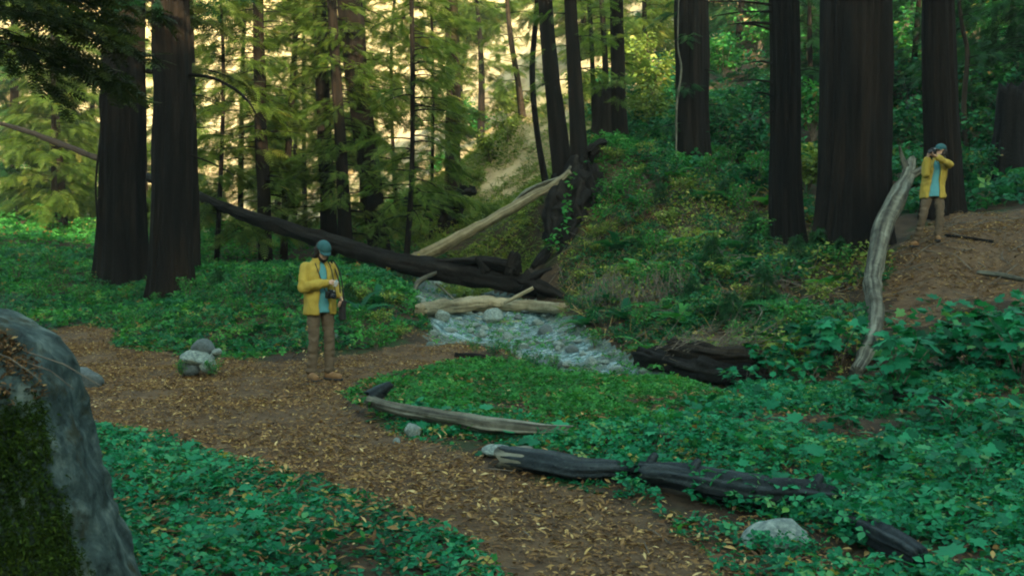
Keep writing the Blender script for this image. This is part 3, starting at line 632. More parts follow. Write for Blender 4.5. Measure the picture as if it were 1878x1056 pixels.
def place_shrub(proto, loc, s=1, rz=None, label=None, group=None, name='shrub', cat='shrub'):
    st, lf, mat = proto
    r = empty(name, loc, random.random() * 6.28 if rz is None else rz, label=label, cat=cat, group=group); r.scale = (s,) * 3
    for k, mt in ((0, M['twig']), (1, mat)):
        if not isinstance(proto[k], bpy.types.Mesh):
            o = proto[k].build(('stem', 'foliage')[k], mt, r); proto[k] = o.data
        else:
            o = bpy.data.objects.new(('stem', 'foliage')[k], proto[k]); C.objects.link(o); o.parent = r
    return r
ORD = ['leftmost', 'second', 'third', 'fourth', 'fifth', 'sixth', 'seventh', 'eighth', 'ninth', 'tenth', 'eleventh', 'twelfth', 'thirteenth', 'fourteenth', 'fifteenth', 'sixteenth', 'seventeenth', 'eighteenth', 'nineteenth', 'twentieth'] + [f'{a}-{b}' for a in ('twenty', 'thirty', 'forty') for b in ('first', 'second', 'third', 'fourth', 'fifth', 'sixth', 'seventh', 'eighth', 'ninth')]
def ordl(i, s): return (ORD[0] + s.replace('from the left', '').rstrip().replace('  ', ' ')) if i == 0 else f'{ORD[i]}{s}'
mapleA = list(shrub_meshes(1, .85, .9, 7, 90, .20, MAPLE, M['cover'])); mapleB = list(shrub_meshes(2, .6, .8, 6, 70, .17, MAPLE, M['cover']))
pts = sorted([(1500,690,1.1),(1540,668,1.25),(1475,715,.8),(1640,735,1.0),(1690,700,.9),(1735,690,.85),(1780,690,.9),(1830,680,1.0),(1870,705,1.1),(1420,705,.8),(1365,715,.65),(1600,745,.7),(1740,790,.8),(1850,820,.8),(1560,800,.5),(1640,860,.6),(1790,900,.7),(1700,960,.5)])
for i, (px, py, s) in enumerate(pts):
    place_shrub(mapleA if i % 2 else mapleB, ground(px, py), s * .82, label=ordl(i, ' from the left of the broad-leaved maple-like shrubs at right'), group='broad leaved shrubs at the right', name='broadleaf_shrub')
bankA = list(shrub_meshes(3, .7, 1.1, 9, 380, .10, LEAF, M['bank'])); bankB = list(shrub_meshes(4, .55, .9, 8, 300, .09, LEAF, M['yellowgreen']))
bankC = list(shrub_meshes(14, .9, 1.0, 9, 420, .09, LEAF, M['cover2']))
pts = sorted([(1060,520,1,1),(1095,470,1,1),(1130,520,1.1,1),(1060,570,.7,0),(1180,545,1.1,1),(1110,600,.8,0),(1200,480,1.1,0),(1240,540,1.0,1),(1290,590,1.0,0),(1330,520,1.1,0),(1380,560,1.0,0),(1180,610,.8,2),(1400,480,1.1,0),(1310,440,1.2,0),
  (1220,420,1.3,0),(1150,420,1.2,0),(1120,380,1.2,2),(1440,530,1.2,0),(1500,560,1.0,0),(1450,620,.9,0),(1360,400,1.3,2),(1250,360,1.3,0),(1390,340,1.4,2),(1200,310,1.4,0),(1010,470,.8,1),(1490,490,.9,0),(1540,500,.8,0),(1240,640,.7,0),(1350,640,.7,0),(1420,655,.7,2),(1090,640,.6,2),(1500,640,.8,0),(1165,330,1.1,2),(1130,300,1.2,0),(1185,290,1.3,2),(1210,340,1.2,0),(1150,370,1.3,0),(1100,440,1,0),(1230,330,1.2,0),(1180,400,1.1,2),(1120,430,1.0,1),(1300,330,1.1,0),(1340,310,1.2,2),(1390,470,1.2,0)])
for i, (px, py, s, k) in enumerate(pts):
    place_shrub((bankA, bankB, bankC)[(k, 1, k, 2)[i % 4]], ground(px, py), s * .72, label=ordl(i, ' from the left of the leafy bushes on the creek bank at right'), group='bushes on the shaded creek bank')
pts = sorted([(20,590,1.5,0),(70,560,1.6,2),(110,540,1.4,2),(150,560,1.2,0),(30,520,1.7,2),(95,500,1.7,2),(170,530,1.2,0),(250,600,.9,2),(380,560,1.1,0),(430,580,1.1,2),(470,540,1.3,0),(500,600,.9,2),(530,570,1.2,0),(350,610,.8,2),(300,590,.9,0),(450,620,.7,2),
   (660,560,1.1,1),(700,600,.9,1),(720,570,1.1,1),(740,620,.6,1),(650,610,.8,0),(690,640,.6,2),(560,600,1,0),(510,520,1.1,0),(570,530,1.0,1),(190,535,1.1,0),(255,548,.9,0),(285,560,.8,0),(345,556,1.5,0),(375,548,1.3,0),(160,548,.9,2),(410,560,1.2,0),(455,545,1.7,0),(500,538,1.5,2),(420,530,1.1,0)])
for i, (px, py, s, k) in enumerate(pts):
    place_shrub((bankA, bankB, bankC)[2 if k == 0 and i % 2 else k], ground(px, py), s * (.42 if px < 600 else .7), label=ordl(i, ' from the left of the bushes behind the path, left of the creek'), group='bushes behind the path at the left')
hillA = list(shrub_meshes(5, 2.2, 2.8, 14, 900, .26, LEAF, M['bank'])); hillB = list(shrub_meshes(6, 2.0, 2.4, 12, 800, .24, LEAF, M['cover2'])); hillC = list(shrub_meshes(7, 2.2, 2.6, 12, 800, .26, LEAF, M['yellowgreen']))
pts = sorted([(1330,150,1,1),(1370,230,.8,0),(1390,100,1.2,1),(1340,60,1.2,0),(1420,180,1,0),(1480,120,1.3,1),(1490,260,1,1),(1480,360,.7,2),(1640,120,1.3,1),(1660,60,1.3,0),(1670,200,1.1,0),(1650,290,.8,0),(1790,90,1.3,1),(1840,60,1.4,0),(1810,180,1.2,0),(1870,230,1,1),(1790,260,1,0),(1860,130,1.2,1),
   (1200,190,1,2),(1190,110,1.2,2),(1160,150,1,2),(1100,60,1.3,2),(1210,40,1.4,1),(1320,260,.7,0),(1840,300,.7,0),(1280,60,1.4,1),(1490,30,1.5,0),(1420,40,1.4,1),(1780,20,1.5,1),(1640,20,1.5,1),(1700,340,.4,0),(1790,345,.5,0),
   (1065,200,.8,2),(1190,240,.7,2),(1380,300,.7,0),(1850,20,1.5,0)])
for i, (px, py, s, k) in enumerate(pts):
    place_shrub((hillA, hillB, hillC)[k], ground(px, py), s, label=ordl(i, ' from the left of the big bushes covering the right hillside'), group='big bushes on the right hillside', name='hillside_bush')
pts = sorted([(40,400,1.2,1),(90,430,1.1,1),(20,340,1.4,0),(130,400,1.0,1),(60,330,1.4,1),(160,440,.8,1),(110,350,1.3,2),(400,450,.9,1),(440,430,1,2),(560,440,.9,2),(660,420,1,2),(730,430,.9,2),(780,440,.7,2),(760,400,1,2),(480,400,1.2,2),(610,410,1,2),
   (30,250,1.6,0),(80,220,1.6,1),(140,280,1.5,2),(10,160,1.8,0),(110,170,1.6,2),(870,340,.6,2),(900,300,.7,2),(930,262,.6,2)])
for i, (px, py, s, k) in enumerate(pts):
    place_shrub((hillA, hillB, hillC)[max(k, 1)], ground(px, py), s * (.55 if py > 330 else .9), label=ordl(i, ' from the left of the bushes beyond the fallen trunk'), group='bushes beyond the fallen trunk', name='hillside_bush')
# far scrub on the sunlit hillside
pts = []
for q in range(40):
    px, py = random.uniform(0, 980), random.uniform(-20, 330); g = ground(px, py)
    if g[1] > 62: pts.append((px, g))
pts.sort(key=lambda q: q[0])
for i, (px, g) in enumerate(pts):
    place_shrub((hillB, hillC)[i % 2], g, random.uniform(.6, 1.6), label=ordl(i, ' from the left of the scrub bushes on the sunlit hillside'), group='scrub on the sunlit hillside', name='scrub_bush')
# ------------------------------------------------------------------ ferns and conifer seedlings on the bank
def fern_bag(n, s):
    b = Bag(); a = np.arange(n) / n * 6.283 + RNG.normal(0, .2, n)
    scatter(b, FERN, np.zeros((n, 3)), a, RNG.normal(.35, .2, n), RNG.normal(0, .2, n), s * RNG.uniform(.7, 1.1, n), np.clip(RNG.normal(.5, .2, n), 0, 1)); return b
fm = None
pts = sorted([(1075,600),(1120,560),(1150,590),(1210,575),(1260,600),(1170,500),(1290,545),(1340,580),(1390,610),(1440,580),(1480,600),(1230,500),(1300,490),(1380,500),(1130,460),(1190,450),(1260,455),(1340,440),(1400,430),(1460,510),(1170,380),(1230,330),(1300,370),(1520,530),(1410,380),(1190,650),(1300,650),(700,560),(660,580),(480,610),(1370,470),(1440,650)])
for i, (px, py) in enumerate(pts):
    o = empty('fern', (0, 0, 0))
    if i % 8 == 0: fm = fern_bag(13, .62).build('foliage', (M['bank'], M['cover2'])[(i // 8) % 2], o)
    else: f_ = fm.copy(); C.objects.link(f_); f_.parent = o
    o.location = ground(px, py); o.rotation_euler = (0, 0, random.random() * 6.28); sc = random.uniform(.8, 1.5); o.scale = (sc,) * 3
    tag(o, ordl(i, ' from the left of the arching ferns on the banks'), 'fern', 'arching ferns on the banks')
sl_m = []
pts = sorted([(1385,470,2.0),(1305,500,1.6),(1230,520,1.2),(1460,500,1.5),(1340,600,1.3),(1400,560,1.5),(1500,480,1.4),(1180,470,1.3),(1270,560,1.2),(1430,440,1.6),(1540,480,1.0),(640,560,1.0),(530,545,1.0),(400,540,1.2),(1210,380,1.4),(1330,380,1.6)])
for i, (px, py, h) in enumerate(pts):
    r = empty('conifer_seedling', ground(px, py), random.random() * 6.28, label=ordl(i, ' from the left of the young conifer seedlings in the undergrowth'), cat='seedling', group='young conifer seedlings')
    if i < 4:
        V, Q, T = tube([(0, 0, -.1), (.03, 0, .5), (0, .04, 1.0)], [.014, .010, .003], 6); s_ = mk('stem', V, [Q, T], M['bark'], r, True)
        bb, ss = [], Bag()
        for q in range(26): branch_set(bb, ss, (0, 0, .12 + .86 * q / 26), q * 2.4, .55 * (1.05 - q / 26) , .5, .004, .2, 10, rise=.2)
        n0 = mk('stem', np.zeros((3, 3)), np.array([[0, 1, 2]]), None) if False else None
        f_ = ss.build('needles', NE3, r); sl_m.append((s_.data, f_.data))
    else:
        for nm, dd in zip(('stem', 'needles'), sl_m[i % 4]):
            o = bpy.data.objects.new(nm, dd); C.objects.link(o); o.parent = r
    r.scale = (h * .36, h * .36, h * .45)

# ------------------------------------------------------------------ rocks
def rock_mesh(seed, sub=3, facet=9, rough=.10):
    bm = bmesh.new(); bmesh.ops.create_icosphere(bm, subdivisions=sub, radius=1); rs = np.random.default_rng(seed)
    N = rs.normal(size=(facet, 3)); N /= np.linalg.norm(N, axis=1)[:, None]; D = rs.uniform(.55, .85, facet)
    for v in bm.verts:
        p = np.array(v.co); 
        for n_, d_ in zip(N, D):
            e = p @ n_ - d_
            if e > 0: p = p - n_ * e * .88
        p = p * (1 + rough * float(fbm(p[0] * 2 + seed, p[1] * 2, p[2] * 2, seed % 97, 4)))
        v.co = p
    me = bpy.data.meshes.new('rock'); bm.to_mesh(me); bm.free()
    me.polygons.foreach_set('use_smooth', np.ones(len(me.polygons), bool)); return me
rocks = [rock_mesh(100 + k) for k in range(7)]
rk = {}
def rock(px, py, wpx, mat, label=None, group=None, asp=(1, .8, .6), k=None, name='rock', sink=.35, at=None, rz=None, cat='rock'):
    g = ground(px, py) if at is None else np.array(at); d = max(g[1], 1); r = wpx / 2 * d / F; k = random.randrange(7) if k is None else k
    key = (k, mat)
    if key not in rk: me = rocks[k].copy(); me.materials.append(M[mat]); rk[key] = me
    o = bpy.data.objects.new(name, rk[key]); C.objects.link(o)
    o.scale = (r * asp[0] * 1.12, r * asp[1] * 1.12, r * asp[2] * 1.12); o.rotation_euler = (random.gauss(0, .1), random.gauss(0, .1), random.random() * .8 if rz is None else rz)
    o.location = (g[0], g[1], g[2] + r * asp[2] * (1 - sink)); tag(o, label, cat, group); return o
rock(158, 708, 66, 'darkstone', 'squat grey rock on the path just behind the big mossy boulder')
rock(163, 778, 36, 'darkstone', 'low bluish rock at the path edge touching the big mossy boulder', asp=(1, .7, .35))
g = ground(366, 690); dd = g[1]; u = dd / F * 1.02
cz = lambda dx, dz, dy=0: (g[0] + dx * u, g[1] + dy, g[2] + dz * u)
rock(0, 0, 56, 'stone', 'pale slanted slab on the pile of stones in the path', at=cz(-4, 26), asp=(1, .7, .5), k=2, sink=.5)
rock(0, 0, 46, 'darkstone', 'dark rounded stone topmost on the pile of stones in the path', at=cz(2, 46, .12), asp=(1, .8, .55), k=1, sink=.5)
rock(0, 0, 42, 'stone', 'upright light stone at the right foot of the stone pile', at=cz(17, 10), asp=(.8, .7, 1), k=3, sink=.5)
rock(0, 0, 38, 'darkstone', 'dark stone at the left foot of the stone pile', at=cz(-17, 8), asp=(1, .8, .7), k=4, sink=.5)
rock(0, 0, 20, 'stone', 'small stone on the right shoulder of the stone pile', at=cz(26, 38, .1), asp=(1, .8, .8), k=5, sink=.5)
for dx in (-26, 28):
    place_shrub(bankC, (g[0] + dx * u, g[1] - .1, g[2]), .28, label=f'tiny leafy weed at the {"left" if dx < 0 else "right"} foot of the stone pile in the path', name='weed', cat='weed')
rock(755, 800, 34, 'stone', 'round pale stone in front of the leaf-covered foreground log', asp=(1, .8, .9), k=0)
rock(727, 812, 16, 'stone', 'small pebble-like stone left of the round pale stone', asp=(1, .8, .7), k=1)
rock(915, 835, 60, 'stone', 'flat pale stone at the broken pale end of the dark foreground log', asp=(1, .7, .4), k=2)
rock(937, 846, 22, 'darkstone', 'small blue grey stone tucked against the broken end of the log', k=3)
rock(1425, 1004, 128, 'stone', 'large pale rock at the lower right beneath the dark log', asp=(1, .7, .5), k=2, rz=.5, sink=.38)
rock(1210, 790, 70, 'stone', 'flat grey stone set in the soil right of the leaf-covered log', asp=(1, .8, .2), k=4)
rock(610, 622, 26, 'darkstone', 'low dark rock at the bank right behind the person with lowered head')
rock(1058, 672, 26, 'litter' if False else 'rust', 'reddish brown stone at the near end of the creek') if 'rust' in M else None
big = [(842,588,11),(884,618,14),(905,592,30),(985,598,20),(965,575,16),(825,610,18),(870,600,16),(930,625,18),(1000,615,26),(1025,640,22),(1050,650,20),(1010,678,34),(1040,675,20),(1085,672,22),(1110,668,16),(1130,685,22),(960,640,16),(940,608,12),
  (810,590,26),(855,578,18),(1035,612,18),(1060,630,16),(900,545,14),(860,545,20),(830,548,16),(800,525,18),(940,550,12),(770,560,20),(975,632,14),(1070,655,14),(1180,690,20),(1230,702,18),(1150,672,16),(1015,660,14),(915,575,12),(880,580,10),(1000,582,12),(795,618,14)]
for q in range(60):
    px, py = random.uniform(785, 1150), random.uniform(535, 690); h_ = hit(px, py, H)
    if sdf(h_[0], h_[1], CREEK) > -.1: big.append((px, py, random.uniform(5, 12)))
big.sort()
big = big[:88]
nm_rows = {}
for i, (px, py, wd) in enumerate(big):
    if wd >= 14:
        row = 'upper' if py < 580 else 'middle' if py < 640 else 'lower'; nm_rows[row] = nm_rows.get(row, -1) + 1
        lab = ordl(nm_rows[row], f' from the left of the larger stones in the {row} creek'); gr = 'larger stones in the creek'
    else:
        row = 'far' if py < 585 else 'middle' if py < 635 else 'near'; nm_rows[row + 's'] = nm_rows.get(row + 's', -1) + 1
        lab = ordl(nm_rows[row + 's'], f' from the left of the small pale cobbles in the {row} stretch of the creek'); gr = 'small cobbles in the creek'
    rock(px, py, wd * (1.25 if wd >= 14 else 1.4), 'stone' if random.random() < .8 else 'darkstone', lab, gr, asp=(1, .8, random.uniform(.45, .8)), sink=.12, cat='stone')
P = inpoly_pts(CREEK, 420); n = len(P); PEB = (np.array([(.5, 0, 0), (0, .4, 0), (-.5, 0, 0), (0, -.4, 0), (.1, 0, .35), (0, 0, -.3)]), [], [[0, 1, 4], [1, 2, 4], [2, 3, 4], [3, 0, 4], [1, 0, 5], [2, 1, 5], [3, 2, 5], [0, 3, 5]])
b = Bag(); scatter(b, PEB, np.c_[P, H(P[:, 0], P[:, 1]) + .005], RNG.random(n) * 6.28, RNG.normal(0, .3, n), RNG.normal(0, .3, n), RNG.uniform(.015, .06, n), RNG.random(n))
tag(b.build('gravel', M['stone']), 'loose pale gravel along the creek bed', 'gravel', kind='stuff')

# ------------------------------------------------------------------ logs
def log_path(pts): return np.array([W(px, py, d) for px, py, d in pts])
def log_ground(pts):      # (px, py of lower edge, w px)
    P = []; r = []
    for px, py, wd in pts:
        g = ground(px, py); k = wd / 2 * g[1] / F; P.append(g + [0, k * .3, k * .85]); r.append(k)
    return np.array(P), np.array(r)
def log_mesh(name, P, rad, mat, parent=None, seg=36, amp=.12, seed=1, rag=.5, origin=None, n=None):
    n = n or max(8, int(np.linalg.norm(np.diff(P, axis=0), axis=1).sum() / .06)); n = min(n, 200)
    Q_ = resample(P, n); rr = np.interp(np.linspace(0, 1, n), np.linspace(0, 1, len(P)), rad)
    wig = np.stack([vn(np.arange(n) * .3, 0, k, seed) for k in range(3)], 1) * np.mean(rad) * .09; Q_ = Q_ + wig
    amp = amp * 1.5; V, Q, T = tube(Q_ - (origin if origin is not None else 0), rr * (1 + .10 * fbm(np.arange(n) * .12, 0, 5, seed, 3)), seg, amp, 6, 1.6, seed, True, rag)
    return mk(name, V, [Q, T], mat, parent, True, streaks(Q_, seg, n, seed, 2))
def px_r(ws, P): return np.array([w_ / 2 * p[1] / F for w_, p in zip(ws, P)])
# long fallen tree across the creek
P = log_path([(-30, 218, 40), (60, 245, 37), (185, 293, 33.5), (365, 362, 29), (440, 392, 27.5), (520, 418, 26.3), (640, 455, 25), (740, 482, 24), (870, 506, 23.4), (985, 528, 23)])
r = px_r([6, 9, 12, 19, 22, 25, 29, 33, 40, 34], P); o0 = P[-1].copy(); root = empty('fallen_tree', o0, label='long charred fallen tree slanting from upper left down to the creek', cat='fallen tree')
log_mesh('trunk', P, r, M['burnt'], root, 36, .14, 3, origin=o0)
for pl, ws in ([[(775, 478, 23.8), (840, 478, 23.3), (900, 480, 23.1), (950, 492, 22.9)], [5, 9, 16, 26]], [[(938, 500, 23), (942, 478, 22.9), (946, 466, 22.9)], [24, 22, 20]], [[(960, 520, 22.9), (1000, 530, 22.6), (1040, 552, 22.4)], [34, 22, 8]], [[(890, 500, 23.1), (880, 482, 23), (872, 472, 22.9)], [14, 8, 4]],
    [[(970, 520, 22.8), (992, 500, 22.7), (1012, 492, 22.7)], [20, 10, 4]], [[(700, 470, 24.4), (770, 474, 24), (800, 480, 23.7)], [4, 7, 5]]):
    PP = log_path(pl); log_mesh('root', PP, px_r(ws, PP), M['burnt'], root, 20, .3, 5, origin=o0)
def simple_log(name, P, r, mat, label, cat='log', seg=36, amp=.12, seed=1, kids=(), group=None, rag=.5):
    o0 = P[0].copy()
    if not kids:
        o = log_mesh(name, P, r, mat, None, seg, amp, seed, origin=o0, rag=rag); o.location = o0; return tag(o, label, cat, group)
    root = empty(name, o0, label=label, cat=cat, group=group); log_mesh('trunk', P, r, mat, root, seg, amp, seed, origin=o0, rag=rag)
    for nm, PP, rr, mt in kids: log_mesh(nm, PP, rr, mt, root, 10, .15, seed + 1, origin=o0, rag=rag)
    return root
P = log_path([(755, 480, 27), (800, 458, 26.7), (880, 415, 26.2), (950, 375, 25.7), (1005, 345, 25.3), (1046, 316, 25)])
PB = log_path([(935, 380, 25.8), (965, 352, 25.6), (1000, 335, 25.3), (1030, 325, 25.2), (1047, 306, 25)])
simple_log('bleached_log', P, px_r([26, 24, 21, 19, 16, 11], P), M['pale'], 'pale barkless log leaning from the creek up to the bank trees', kids=[('branch', PB, px_r([6, 9, 8, 6, 4], PB), M['greywood'])], seed=8, amp=.08)
P, r = log_ground([(770, 584, 26), (830, 578, 27), (900, 572, 27), (970, 576, 24), (1032, 578, 20)])
simple_log('creek_log', P + [0, 0, .05], r, M['pale'], 'pale smooth log lying level across the rocky creek', seed=12, amp=.10)
P, r = log_ground([(868, 586, 5), (910, 592, 6), (958, 592, 5)]); simple_log('stick', P, r, M['pale'], 'short pale stick below the level creek log', 'stick', 8, seed=13)
P, r = log_ground([(800, 545, 4), (830, 560, 5), (848, 572, 4)]); simple_log('stick', P + [[0, 0, .3], [0, 0, .15], [0, 0, 0]], r, M['greywood'], 'thin grey stick sloping down behind the level creek log', 'stick', 8, seed=14)
P = log_path([(925, 556, 22.4), (950, 543, 22.3), (978, 528, 22.3)]); simple_log('stick', P, px_r([5, 7, 6], P), M['pale'], 'pale stick propped up under the charred fallen tree', 'stick', 8, seed=15)
P = log_path([(755, 540, 22.6), (770, 515, 23), (800, 500, 23.4)]); simple_log('stick', P, px_r([9, 10, 7], P), M['greywood'], 'grey broken root standing under the charred fallen tree at left', 'root', 8, seed=16)
P, r = log_ground([(678, 758, 22), (740, 776, 24), (850, 798, 27), (950, 812, 26), (1050, 812, 20)]); P[:, 2] += .07
kid = ('broken_end', np.array([P[0] + [.02, .05, .02], P[0] + [.12, .03, .10], P[0] + [.22, .02, .17]]), np.array([.10, .07, .03]), M['bluewood'])
simple_log('weathered_log', P, r, M['greywood'], 'grey weathered log half sunk in leaves beside the round pale stone', seed=17, kids=[kid], amp=.14)
P, r = log_ground([(926, 858, 40), (1000, 872, 48), (1080, 884, 46), (1165, 882, 40)])
simple_log('dark_log', P, r, M['bluewood'], 'dark log with a pale broken left end at the edge of the path', seed=18, amp=.16, rag=.9,
   kids=[('broken_end', np.array([P[0] - [.03, 0, 0], P[0] * .5 + P[1] * .5, P[0] * .35 + P[1] * .65]), np.array([r[0] * 1.04, r[1] * 1.05, r[1] * .8]), M['greywood'])])
P, r = log_ground([(1178, 898, 40), (1270, 915, 50), (1390, 940, 54), (1480, 945, 50), (1545, 940, 30)]); P[:, 2] += .05
st = [('stub', np.array([P[k] + [dx, 0, 0], P[k] + [dx + .02, 0, .09], P[k] + [dx + .05, 0, .14]]), np.array([.05, .04, .02]), M['bluewood']) for k, dx in ((0, .05), (1, .0), (3, .05))]
simple_log('dark_log', P, r, M['bluewood'], 'long dark log with short broken stubs at the lower right', seed=19, amp=.2, kids=st)
P, r = log_ground([(1530, 975, 30), (1600, 1010, 44), (1690, 1060, 44)]); P[:, 2] += .05; simple_log('dark_log', P, r, M['bluewood'], 'black log piece sinking into leaves at the lower right corner', seed=20, amp=.2)
P, r = log_ground([(1630, 738, 16), (1680, 738, 20), (1735, 745, 12)]); simple_log('dark_log', P, r, M['burnt'], 'small dark log behind the foot of the curved grey log', seed=21, amp=.2)
P = log_path([(1570, 716, 11.8), (1588, 665, 12.3), (1603, 615, 13), (1606, 565, 13.8), (1600, 520, 14.5), (1607, 470, 15.4), (1622, 410, 16.3), (1645, 365, 17.2), (1664, 325, 17.9), (1672, 292, 18.3)])
P[:, 2] = np.maximum(P[:, 2], H(P[:, 0], P[:, 1]) + .10)
kids = [('branch_stub', log_path([(1664, 325, 17.9), (1688, 312, 17.9), (1700, 296, 18)]), np.array([.11, .06, .03]), M['greywood']), ('branch_stub', log_path([(1666, 318, 18), (1655, 292, 18.1), (1650, 268, 18.1)]), np.array([.09, .05, .02]), M['greywood'])]
simple_log('curved_log', P, px_r([24, 26, 25, 27, 29, 31, 34, 32, 27, 15], P), M['greywood'], 'long curved grey log climbing the slope toward the person aiming a camera', seed=22, kids=kids, amp=.10)
P, r = log_ground([(1735, 434, 6), (1775, 440, 8), (1822, 446, 7)]); simple_log('stick', P, r, M['burnt'], 'dark stick on the upper trail right of the far person', 'stick', 8, seed=23)
P, r = log_ground([(1795, 502, 7), (1840, 510, 9), (1900, 522, 8)]); simple_log('stick', P, r, M['greywood'], 'pale stick on the upper trail at the right edge', 'stick', 8, seed=24)
P, r = log_ground([(1175, 668, 34), (1240, 688, 44), (1310, 706, 48), (1400, 712, 40)]); simple_log('hollow_log', P, r, M['burnt'], 'black rotting log under a heap of dead twigs at the creek edge', seed=25, amp=.25, rag=.9)
P2 = P + [0, .25, .22]; simple_log('rotten_log', P2[1:], r[1:] * .7, M['bark2'], 'brown rotting log lying behind the black one at the creek edge', seed=26, amp=.25, rag=.9)
P, r = log_ground([(835, 655, 10), (870, 660, 14), (905, 664, 8)]); simple_log('rotten_log', P, r, M['burnt'], 'short rotten log beside the path at the near creek bank', seed=27, amp=.25)
# twig heap over the rotten log, dangling roots on the bank
def heap(label, ctrs, n, spread, L, dirs, rr=(.003, .008), mat='twig', name='twigs'):
    b = Bag()
    for i in range(n):
        c0 = ctrs[i % len(ctrs)] + RNG.normal(0, 1, 3) * spread; l = random.uniform(*L); v = np.array(dirs) + RNG.normal(0, .35, 3); v /= np.linalg.norm(v)
        k = RNG.normal(0, .08, 3) * l; r0 = random.uniform(*rr); V, Q, T = tube(resample([c0, c0 + v * l * .5 + k, c0 + v * l], 5), np.linspace(r0, r0 * .4, 5), 5, cap=False); b.add(V, Q, None)
    tag(b.build(name, M[mat]), label, 'twigs', kind='stuff')
cs = [ground(px, 690) + [0, 0, .40] for px in range(1225, 1385, 20)]
heap('heap of pale dead twigs on the black rotting log', cs, 110, np.array([.12, .15, .07]), (.25, .7), (.9, 0, .35))
cs = [ground(px, py) + [0, -.1, .55] for px, py in ((1085, 570), (1110, 560), (1140, 565), (1170, 575), (1200, 570), (1230, 560))]
heap('pale dry roots hanging from the creek bank', cs, 150, np.array([.18, .15, .12]), (.3, .75), (.1, -.25, -1), mat='twig', name='roots')

# ------------------------------------------------------------------ stumps and root masses
def stump(px, py, d, wpx, hpx, mat, label, seed):
    b = W(px, py, d); b[2] = gz(b[0], b[1]); u = d / F; r = wpx / 2 * u; h = hpx * u
    zz = np.linspace(-.3, h, 16); P = np.c_[np.zeros(16), np.zeros(16), zz]; rad = r * (.85 + .5 * np.exp(-np.maximum(zz, 0) / (h * .25)))
    V, Q, T = tube(P, rad, 40, .22, 9, .5, seed, True, .9); o = mk('tree_stump', V, [Q, T], mat, None, True, loc=b); tag(o, label, 'stump')
stump(1112, 262, 32.6, 52, 92, M['bark2'], 'grey broken stump among thin trunks on the upper bank', 4)
stump(STUMP[1][0], STUMP[1][1], STUMP[0], STUMP[2], 165, M['burnt'], 'huge black broken stump at the right edge beside the upper trail', 6)
stump(1856, 240, 34, 60, 60, M['bark2'], 'dim stump higher up behind the huge black stump', 9) if False else None
def find(lab): return next(o for o in bpy.data.objects if o.get('label') == TREE_LABEL[lab])
def roots_on(key, items, mat='burnt'):
    t_ = find(key); o0 = np.array(t_.location)
    for pl, ws in items:
        PP = log_path(pl); log_mesh('root', PP, px_r(ws, PP), M[mat], t_, 28, .5, int(pl[0][0]) % 50, origin=o0, rag=.6)
roots_on('m', [([(1062, 300, 25.9), (1056, 360, 25.4), (1040, 410, 24.9), (1020, 450, 24.4)], [44, 58, 52, 30]), ([(1075, 310, 25.8), (1095, 350, 25.3), (1100, 400, 24.9)], [34, 40, 22]),
  ([(1045, 340, 25.5), (1018, 390, 25), (1010, 440, 24.6)], [34, 34, 18]), ([(1062, 390, 25), (1075, 430, 24.6), (1060, 465, 24.2)], [44, 36, 16]), ([(1035, 430, 24.6), (1000, 465, 24), (975, 490, 23.5)], [26, 16, 7]),
  ([(1050, 430, 24.4), (1030, 470, 24), (1000, 500, 23.6)], [24, 14, 6]), ([(1075, 285, 26), (1095, 268, 26.1), (1110, 262, 26.3)], [24, 16, 8])])
roots_on('k', [([(1034, 330, 26.9), (1036, 365, 26.4), (1030, 400, 26)], [42, 38, 20])])
roots_on('i', [([(826, 400, 34.8), (805, 392, 34.3), (785, 402, 34)], [50, 46, 24]), ([(832, 375, 34.8), (852, 356, 34.4), (872, 350, 34.2)], [34, 24, 10]), ([(828, 395, 34.6), (820, 415, 34), (800, 425, 33.6)], [44, 34, 14])])
roots_on('p', [([(1142, 318, 28.9), (1130, 335, 28.4), (1118, 352, 28)], [24, 16, 6]), ([(1146, 318, 28.8), (1158, 332, 28.4), (1162, 345, 28.2)], [22, 12, 5])], 'bark')
# burl of earth and leaves on the bank left of the creek

def creep(label, P, r, n, mat='cover', tm=TRI, sz=(.05, .12)):
    t = RNG.random(n) * (len(P) - 1); i = t.astype(int); f = (t - i)[:, None]; q = P[i] * (1 - f) + P[i + 1] * f; rr = r[i] * .9
    a = RNG.uniform(-.4, 3.5, n); q = q + np.stack([RNG.normal(0, .05, n), -np.cos(a) * rr * 1.15, np.sin(a) * rr * 1.0 + RNG.uniform(0, .05, n)], 1)
    k = fbm(q[:, 0] * 3, q[:, 1] * 3, 0, 91, 3) > .12; q = q[k]; n = len(q); b = Bag()
    scatter(b, tm, q, RNG.random(n) * 6.28, RNG.normal(-.1, .4, n), RNG.normal(0, .4, n), RNG.uniform(*sz, n), np.clip(RNG.normal(.5, .22, n), 0, 1)); tag(b.build('creeping_leaves', M[mat]), label, 'ground cover', kind='stuff')
PL, rL = log_ground([(678, 758, 22), (740, 776, 24), (850, 798, 27), (950, 812, 26), (1050, 812, 20)]); creep('green leaves growing over the half sunk weathered log', PL, rL, 120, 'cover2')
PL, rL = log_ground([(1040, 880, 46), (1165, 882, 40), (1270, 915, 50), (1390, 940, 54), (1545, 940, 30), (1690, 1060, 40)]); creep('leafy stems spilling over the long dark logs', PL, rL + .04, 520)

